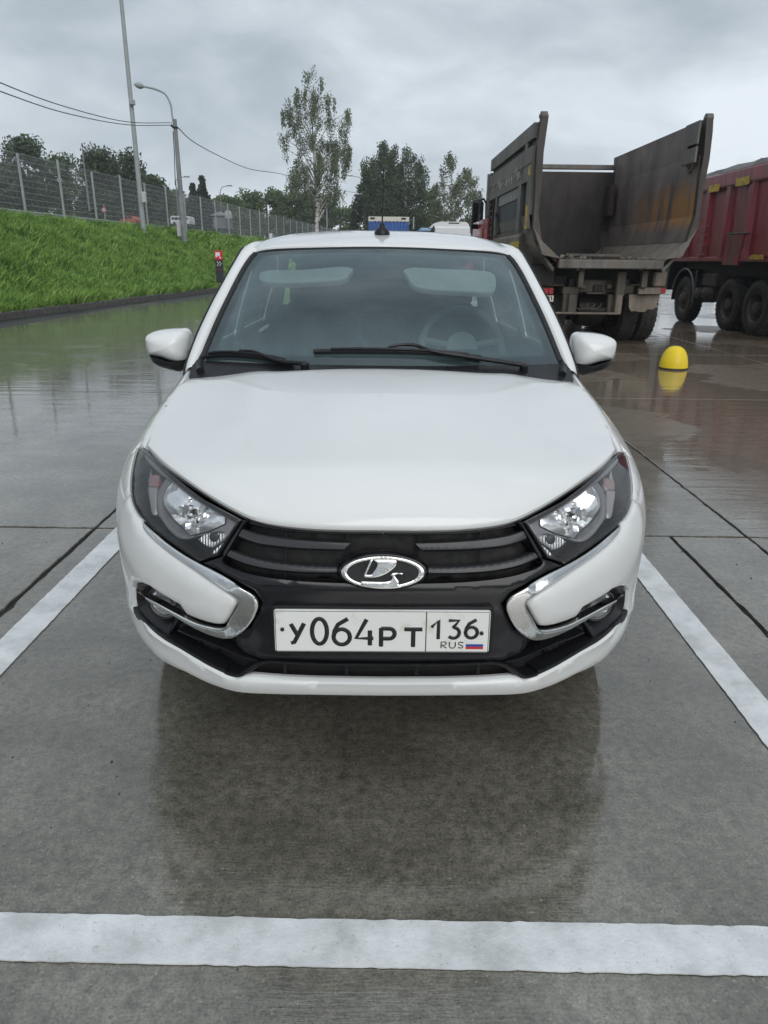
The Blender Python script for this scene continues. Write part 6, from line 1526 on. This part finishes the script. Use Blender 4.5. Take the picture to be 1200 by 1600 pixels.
# ---- blue trailer, white lorry and blue car behind the roof line
YT = 50; TRL = empty('trailer', (at(607, 350, YT)[0], YT, 0), 'blue curtain sided trailer with white top band standing behind the car roof', 'trailer')
A, B = at(576, 346, YT), at(639, 339, YT)
BLUE = rough_mat('blue_curtain', (.035, .11, .36), .5, .2, 1.0, bumps=0); CREAM = rough_mat('trailer_band', (.62, .60, .52), .5, .08, 2, bumps=0)
m_ = MB(); m_.bx(A[0], B[0], YT, YT+12, 1.0, A[2], .0); BX = m_.build('cargo_box', BLUE, TRL)
m_ = MB(); m_.bx(A[0]-.02, B[0]+.02, YT-.02, YT+12, A[2], B[2], .02); tb = m_.build('top_band', CREAM, TRL)
for k in range(13):
    m_ = MB(); x_ = A[0]+.12+k*(B[0]-A[0]-.24)/12; m_.tube([(x_, YT-.0, 1.1), (x_, YT-.0, A[2]-.02)], .035, 6); m_.build('curtain_fold', BLUE, BX, True)
for k in range(9):
    m_ = MB(); x_ = A[0]+.4+k*.24; m_.bx(x_, x_+.07, YT-.03, YT-.018, A[2]-.06, A[2]+.04); m_.build('buckle', MATT_BLACK, tb)
for x_ in (A[0]+.1, B[0]-.5): 
    m_ = MB(); m_.bx(x_, x_+.3, YT-.03, YT-.02, (A[2]+B[2])/2-.02, (A[2]+B[2])/2+.1); m_.build('marking', CABM, tb)
for y_ in (YT+2, YT+3.3, YT+10):
    for x_ in (A[0]+.2, B[0]-.2):
        m_ = MB(); m_.lathe([(.5, -.15), (.5, .15)], (x_, y_, .5), (1, 0, 0), 20); m_.build('wheel', RUBBER, TRL, True)
YW = 45; A, B = at(672, 352, YW), at(734, 346.5, YW); C1 = at(735, 368, YW)
WT = empty('lorry', ((A[0]+B[0])/2, YW, 0), 'white lorry cab with a roof deflector parked behind the car roof', 'lorry')
m_ = MB(); m_.bx(A[0]+.25, B[0]+.05, YW, YW+2.2, .8, at(700, 354, YW)[2], .08); CBW = m_.build('cab', WPNT, WT)
x0, x1 = A[0]+.1, B[0]-.1; zt0 = B[2]; zb0 = at(700, 353.5, YW)[2]
m_ = MB(); m_.prism([(x0-.1, YW+.1, zb0-.1), (x0+.15, YW+.1, zt0-.10), (x0+.5, YW+.1, zt0), (x1-.1, YW+.1, zt0), (x1+.05, YW+.1, zt0-.12), (x1+.15, YW+.1, zb0-.1)], (0, 1.8, 0)); m_.build('roof_deflector', WPNT, WT)
m_ = MB(); m_.bx(x0+1.0, x1-.5, YW+.085, YW+.1, zt0-.11, zt0-.05); m_.build('roof_slot', MATT_BLACK, WT)
m_ = MB(); m_.bx(A[0]+.3, B[0]+.0, YW-.015, YW, zb0-.85, zb0-.55); m_.build('rear_window', DARK_GLASS, CBW)
m_ = MB(); m_.add([(x0-.12, YW+.1, zb0-.35), (x0+.12, YW+.05, zb0+.05), (x0+.32, YW+.02, zb0-.35)], [(0, 2, 1)]); m_.build('side_window', DARK_GLASS, CBW)
for x_ in (A[0]+.45, B[0]-.2):
    m_ = MB(); m_.lathe([(.48, -.15), (.48, .15)], (x_, YW+.6, .48), (1, 0, 0), 20); m_.build('wheel', RUBBER, WT, True)
A, B = at(655, 366, 52), at(676, 356, 52); BCR = empty('van', ((A[0]+B[0])/2, 52, 0), 'pale blue van partly hidden by the white lorry cab', 'van')
m_ = MB(); m_.bx(A[0], B[0]+.6, 52, 56, .4, B[2], .12); m_.build('body', rough_mat('pale_blue_paint', (.22, .33, .50), .4, .1, 2, bumps=0), BCR); m_ = MB(); m_.bx(A[0]+.1, B[0]+.5, 51.985, 52, B[2]-.75, B[2]-.2); m_.build('rear_window', DARK_GLASS, BCR)
m_ = MB(); m_.bx(A[0]+.1, A[0]+.4, 52.1, 52.7, 0, .5, .05); m_.bx(B[0]+.2, B[0]+.5, 52.1, 52.7, 0, .5, .05); m_.build('wheel', RUBBER, BCR)
# ------------------------------------------------------------------ trees
def leaf_mat(name, c1, c2, c3):
    m_, t, b = princ(name, c1, .55, 0, .25); co = texco(t); n = noise(t, co, .9, 4, .6); n2 = noise(t, co, 14, 2)
    c = ramp(t, n, [(.3, c2), (.5, c1), (.72, c3)]); c = mixc(t, .6, c, ramp(t, n2, [(.3, (.6, .65, .6)), (.5, (1, 1, 1)), (.7, (1.4, 1.3, 1.2))]), 'MULTIPLY'); t.links.new(c, b.inputs['Base Color']); return m_
LEAF_BIRCH = leaf_mat('birch_leaves', (.125, .155, .090), (.095, .118, .070), (.175, .205, .125))
LEAF_DARK = leaf_mat('dark_leaves', (.068, .098, .056), (.050, .072, .042), (.098, .132, .076))
LEAF_MID = leaf_mat('mid_green_leaves', (.095, .150, .060), (.070, .112, .048), (.14, .20, .085))
LEAF_SPRUCE = leaf_mat('spruce_needles', (.028, .045, .030), (.018, .030, .020), (.04, .062, .04))
m_, t, b = princ('birch_bark', (.55, .54, .50), .8); co = texco(t); n = noise(t, co, 3.0, 5, .6, .3, (1, 1, 2.5))
t.links.new(ramp(t, n, [(.40, (.05, .045, .04)), (.48, (.50, .49, .46)), (.7, (.66, .65, .62))]), b.inputs['Base Color']); BIRCH_BARK = m_
BARK = rough_mat('grey_bark', (.10, .085, .07), .9, .4, 4)
def leaves(C, n, size, seed, droop=0.0, spread=.5, asp=.6):
    """n leaf-sized faces around clump centres C (x, y, z, r)"""
    r = np.random.default_rng(seed); C = np.asarray(C, float); i = r.integers(0, len(C), n)
    u = r.normal(0, 1, (n, 3)); u /= np.linalg.norm(u, axis=1)[:, None]; rad = C[i, 3]*r.random(n)**.45
    P = C[i, :3]+u*rad[:, None]*np.array([1, 1, .8 if droop == 0 else 1.0]); 
    if droop: P[:, 2] -= r.random(n)**1.3*droop
    a = r.normal(0, 1, (n, 3)); a[:, 2] -= .4 if droop == 0 else 1.6; a /= np.linalg.norm(a, axis=1)[:, None]
    b_ = np.cross(a, r.normal(0, 1, (n, 3))); b_ /= np.linalg.norm(b_, axis=1)[:, None]
    s_ = size*(.6+.8*r.random(n))[:, None]
    V = np.stack([P-a*s_, P+b_*s_*asp, P+a*s_, P-b_*s_*asp], 1).reshape(-1, 3); k = np.arange(n)[:, None]*4
    return V, np.hstack([k, k+1, k+2, k+3])
def outline_tree(name, label, group, Y, outl, trunk, seed, leafmat, barkmat, nl, lsize, clumps=90, droop=0.0, cr=(.35, .8), depth=.8, tr=(.14, .03), limbs=12, gap=.0, forks=1):
    """crown clumps fill an outline given in photo positions at distance Y, with real depth; trunk = list of photo positions from base up"""
    outl = [(a, b_ if b_ < 338 else 374) for a, b_ in outl]
    r = np.random.default_rng(seed); P = np.array([at(a, b_, Y)[[0, 2]] for a, b_ in outl]); lo, hi = P.min(0), P.max(0); cxm = P[:, 0].mean(); wid = hi[0]-lo[0]
    trunk = [(a, b_ if k_ else 384) for k_, (a, b_) in enumerate(trunk)]; T = np.array([at(a, b_, Y) for a, b_ in trunk]); base = T[0].copy()
    R0 = empty(name, tuple(base), label, 'tree', group)
    C = []
    while len(C) < clumps:
        q = lo+(hi-lo)*r.random((400, 2)); q = q[inside(q, P)]
        for a in q:
            # half-width of the crown at this height
            row = P[np.abs(P[:, 1]-a[1]) < (hi[1]-lo[1])*.18]; hw = max(.5, (row[:, 0].max()-row[:, 0].min())/2 if len(row) > 1 else wid/3); mid_ = row[:, 0].mean() if len(row) else cxm
            dd = 1-min(1, abs(a[0]-mid_)/hw)**2; yv = r.uniform(-1, 1)*hw*depth*sqrt(max(dd, .05))
            if gap and r.random() < gap*dd: continue
            C.append((a[0], Y+yv, a[1], r.uniform(*cr)))
            if len(C) >= clumps: break
    C = np.array(C)
    V, Q = leaves(C, nl, lsize, seed+1, droop)
    cr_o = fast_mesh('crown', V-base, Q, np.zeros((0, 3), int), leafmat, R0)
    m_ = MB(); m_.tube(smooth_line(T, 5), np.linspace(tr[0], tr[1], 5*(len(T)-1)+1), 8)
    S_ = smooth_line(T, 8)
    for k in range(limbs):
        c_ = C[r.integers(0, len(C))]; j = int(np.clip(np.searchsorted(S_[:, 2], c_[2]-abs(c_[0]-cxm)*.9-.5), len(S_)*.12, len(S_)-3)); s0 = S_[j]
        mid2 = (s0+c_[:3])/2+np.array([0, 0, .15*np.linalg.norm(c_[:3]-s0)]); rr = tr[0]*.42*(1-j/len(S_))+.015
        m_.tube(smooth_line([s0, mid2, c_[:3]], 3), np.linspace(rr, .012, 7), 5, cap=False)
    m_.build('trunk', barkmat, R0, True)
    return R0
# the tall lone birch
outline_tree('birch_tree', 'tall slender lone birch with loose hanging foliage and a white trunk', None, 58,
    [(472, 104), (486, 104), (500, 118), (512, 135), (524, 150), (525, 165), (520, 178), (532, 172), (545, 160), (548, 176), (540, 200), (548, 235), (546, 268), (530, 285), (535, 300), (520, 315), (505, 318), (480, 318), (468, 300), (455, 292), (448, 270), (440, 240), (442, 215), (430, 208), (436, 196), (450, 200), (442, 182), (434, 168), (450, 160), (462, 142), (474, 125)],
    [(496, 372), (495, 345), (496, 322), (493, 280), (490, 230), (487, 180), (482, 125)], 21, LEAF_BIRCH, BIRCH_BARK, 22000, .060, 190, .85, (.14, .42), .75, (.17, .02), 90, .45)
G2 = 'birches behind the parked lorries'
outline_tree('birch_tree', 'dark dense weeping birch, left half of the clump above the blue trailer', G2, 74,
    [(572, 238), (590, 226), (604, 224), (614, 250), (612, 300), (608, 345), (575, 345), (572, 320), (568, 290), (568, 260)], [(598, 352), (599, 320), (600, 280), (600, 240)], 31, LEAF_DARK, BIRCH_BARK, 20000, .09, 90, 1.3, (.35, .8), .8, (.20, .03), 14)
outline_tree('birch_tree', 'dark dense weeping birch, right half of the clump above the blue trailer', G2, 76,
    [(612, 236), (622, 217), (632, 232), (650, 236), (658, 256), (666, 272), (662, 305), (655, 345), (615, 345), (606, 300), (606, 260)], [(634, 352), (634, 320), (633, 280), (628, 232)], 32, LEAF_DARK, BIRCH_BARK, 22000, .09, 100, 1.3, (.35, .8), .8, (.20, .03), 14)
outline_tree('birch_tree', 'loose pale birch showing sky between its branches, left of the dump truck', G2, 72,
    [(702, 234), (712, 242), (722, 255), (735, 262), (748, 275), (752, 300), (742, 320), (735, 352), (675, 352), (672, 320), (674, 290), (680, 270), (690, 262), (697, 250)], [(704, 362), (705, 330), (706, 290), (704, 240)], 33, LEAF_BIRCH, BIRCH_BARK, 13000, .08, 110, .7, (.25, .6), .8, (.18, .03), 40, .2)
outline_tree('broadleaf_tree', 'low dark green tree left of the blue trailer', 'broadleaf trees along the far side', 80,
    [(550, 318), (560, 298), (572, 288), (590, 300), (600, 320), (600, 352), (548, 352)], [(574, 360), (574, 335), (574, 305)], 34, LEAF_DARK, BARK, 6000, .14, 50, 0, (.5, .9), .8, (.18, .05), 8)
outline_tree('broadleaf_tree', 'small mid green tree between the white lorry and the dark birches', 'broadleaf trees along the far side', 82,
    [(655, 310), (668, 300), (680, 312), (688, 330), (690, 356), (650, 356)], [(670, 362), (670, 340), (670, 312)], 35, LEAF_MID, BARK, 4500, .14, 40, 0, (.5, .9), .8, (.18, .05), 8)
# left-hand woods
G3 = 'broadleaf trees beyond the road on the left'
wood = [
 ('big rounded tree with the highest crown at the far left', 66, [(14, 232), (28, 216), (45, 220), (62, 230), (72, 248), (66, 262), (60, 300), (58, 345), (4, 345), (4, 300), (12, 262)], LEAF_DARK, 9000),
 ('dark tree cut by the left edge of the photo', 62, [(-60, 262), (-20, 248), (4, 255), (14, 280), (16, 345), (-70, 345)], LEAF_DARK, 7000),
 ('mid green tree in the dip behind the second fence post', 70, [(60, 262), (78, 252), (98, 250), (118, 252), (130, 264), (134, 300), (134, 345), (56, 345)], LEAF_MID, 9000),
 ('dark tree behind the leftmost street lamp', 64, [(131, 262), (136, 244), (150, 238), (165, 240), (178, 250), (182, 300), (180, 348), (128, 348)], LEAF_DARK, 8000),
 ('dark tall tree just left of the mast', 68, [(172, 250), (185, 240), (200, 244), (214, 252), (222, 270), (224, 348), (170, 348)], LEAF_DARK, 8000),
 ('dark tree sloping down right of the mast', 70, [(214, 256), (228, 262), (240, 274), (252, 290), (262, 300), (264, 350), (214, 350)], LEAF_DARK, 8000),
]
for i, (lb, Y, ol, lm, nl) in enumerate(wood):
    bx_ = sum(p[0] for p in ol)/len(ol); outline_tree('broadleaf_tree', lb, G3, Y, ol, [(bx_, 352), (bx_, 320), (bx_-1, 275)], 50+i, lm, BARK, nl*2, .12, 90, 0, (.5, 1.1), .7, (.25, .06), 10)
def spruce(px_, py_t, py_b, Y, lab, seed, wid=.34):
    T, B = at(px_, py_t, Y), at(px_, py_b, Y); H_ = T[2]-B[2]; r = np.random.default_rng(seed); C = []
    for k in range(16):
        u = k/15; w_ = H_*wid*(1-u)+.15; n_ = int(4+7*(1-u))
        for j in range(n_): a = r.uniform(0, 2*pi); q = w_*r.uniform(.45, 1); C.append((B[0]+q*cos(a), Y+q*sin(a), B[2]+H_*(.06+.93*u)-q*.18, .14+.30*(1-u)))
    R0 = empty('spruce_tree', tuple(B), lab, 'tree', 'spruces beyond the road'); V, Q = leaves(C, 5200, .12, seed, .18); fast_mesh('crown', V-B, Q, np.zeros((0, 3), int), LEAF_SPRUCE, R0)
    m_ = MB(); m_.tube([B, T], [.16, .02], 8); m_.build('trunk', BARK, R0, True)
spruce(320, 275, 352, 78, 'taller dark spruce with a pointed top right of the lamp pole', 71, .24); spruce(305, 287, 352, 80, 'shorter dark spruce left of the taller one', 72, .20)
G4 = 'broadleaf trees beyond the fence in the distance'
far_ = [
 ('dark round tree between the mast and the lamp pole', 84, [(258, 305), (272, 298), (290, 308), (300, 322), (300, 356), (254, 356)], LEAF_MID),
 ('low dark tree below the spruces', 86, [(298, 318), (312, 312), (334, 314), (340, 330), (340, 358), (296, 358)], LEAF_DARK),
 ('mid green tree behind the curved street lamp', 92, [(334, 318), (346, 308), (362, 308), (372, 318), (374, 358), (332, 358)], LEAF_MID),
 ('low green tree at the start of the distant row', 96, [(366, 316), (380, 304), (396, 302), (404, 312), (406, 358), (364, 358)], LEAF_MID),
 ('green tree left of the lone birch, second of the distant row', 98, [(394, 310), (410, 298), (428, 296), (438, 306), (440, 358), (392, 358)], LEAF_MID),
 ('green tree directly behind the lone birch', 100, [(430, 304), (448, 298), (462, 302), (474, 312), (474, 356), (430, 356)], LEAF_MID),
 ('dark green tree right behind the birch trunk', 98, [(468, 310), (480, 302), (498, 304), (512, 318), (514, 354), (466, 354)], LEAF_DARK),
 ('low distant tree between the birch and the dark clump', 110, [(508, 324), (522, 318), (540, 320), (556, 322), (558, 354), (506, 354)], LEAF_MID),
]
for i, (lb, Y, ol, lm) in enumerate(far_):
    bx_ = sum(p[0] for p in ol)/len(ol); outline_tree('broadleaf_tree', lb, G4, Y, ol, [(bx_, 362), (bx_, 335), (bx_-1, 315)], 80+i, lm, BARK, 10000, .15, 60, 0, (.5, 1.2), .7, (.22, .06), 6)
# continuous far wood closing the horizon
r = np.random.default_rng(5); C = []
for k in range(900):
    x_ = r.uniform(-260, 330); y_ = r.uniform(150, 190); hh_ = 7+3.5*math.sin(x_*.045)+2.2*math.sin(x_*.13+1)+r.uniform(-1.5, 1.5); C.append((x_, y_, r.uniform(1.0, max(2., hh_)), r.uniform(1.2, 2.4)))
V, Q = leaves(C, 60000, .55, 9); tag(fast_mesh('far_wood', V, Q, np.zeros((0, 3), int), LEAF_DARK), 'dark band of distant woodland closing the horizon', 'woodland', kind='stuff')
# ------------------------------------------------------------------ damp air
m_ = bpy.data.materials.new('damp_air'); m_.use_nodes = True; t = m_.node_tree; t.nodes.clear()
o = N(t, 'ShaderNodeOutputMaterial'); v = N(t, 'ShaderNodeVolumePrincipled', i_Density=0.0008); v.inputs['Color'].default_value = (.93, .96, 1, 1); t.links.new(v.outputs[0], o.inputs['Volume'])
m2_ = MB(); m2_.bx(-450, 450, -60, 420, -1.3, 42); tag(m2_.build('haze', m_), 'thin damp haze over the whole site', 'haze', kind='stuff')
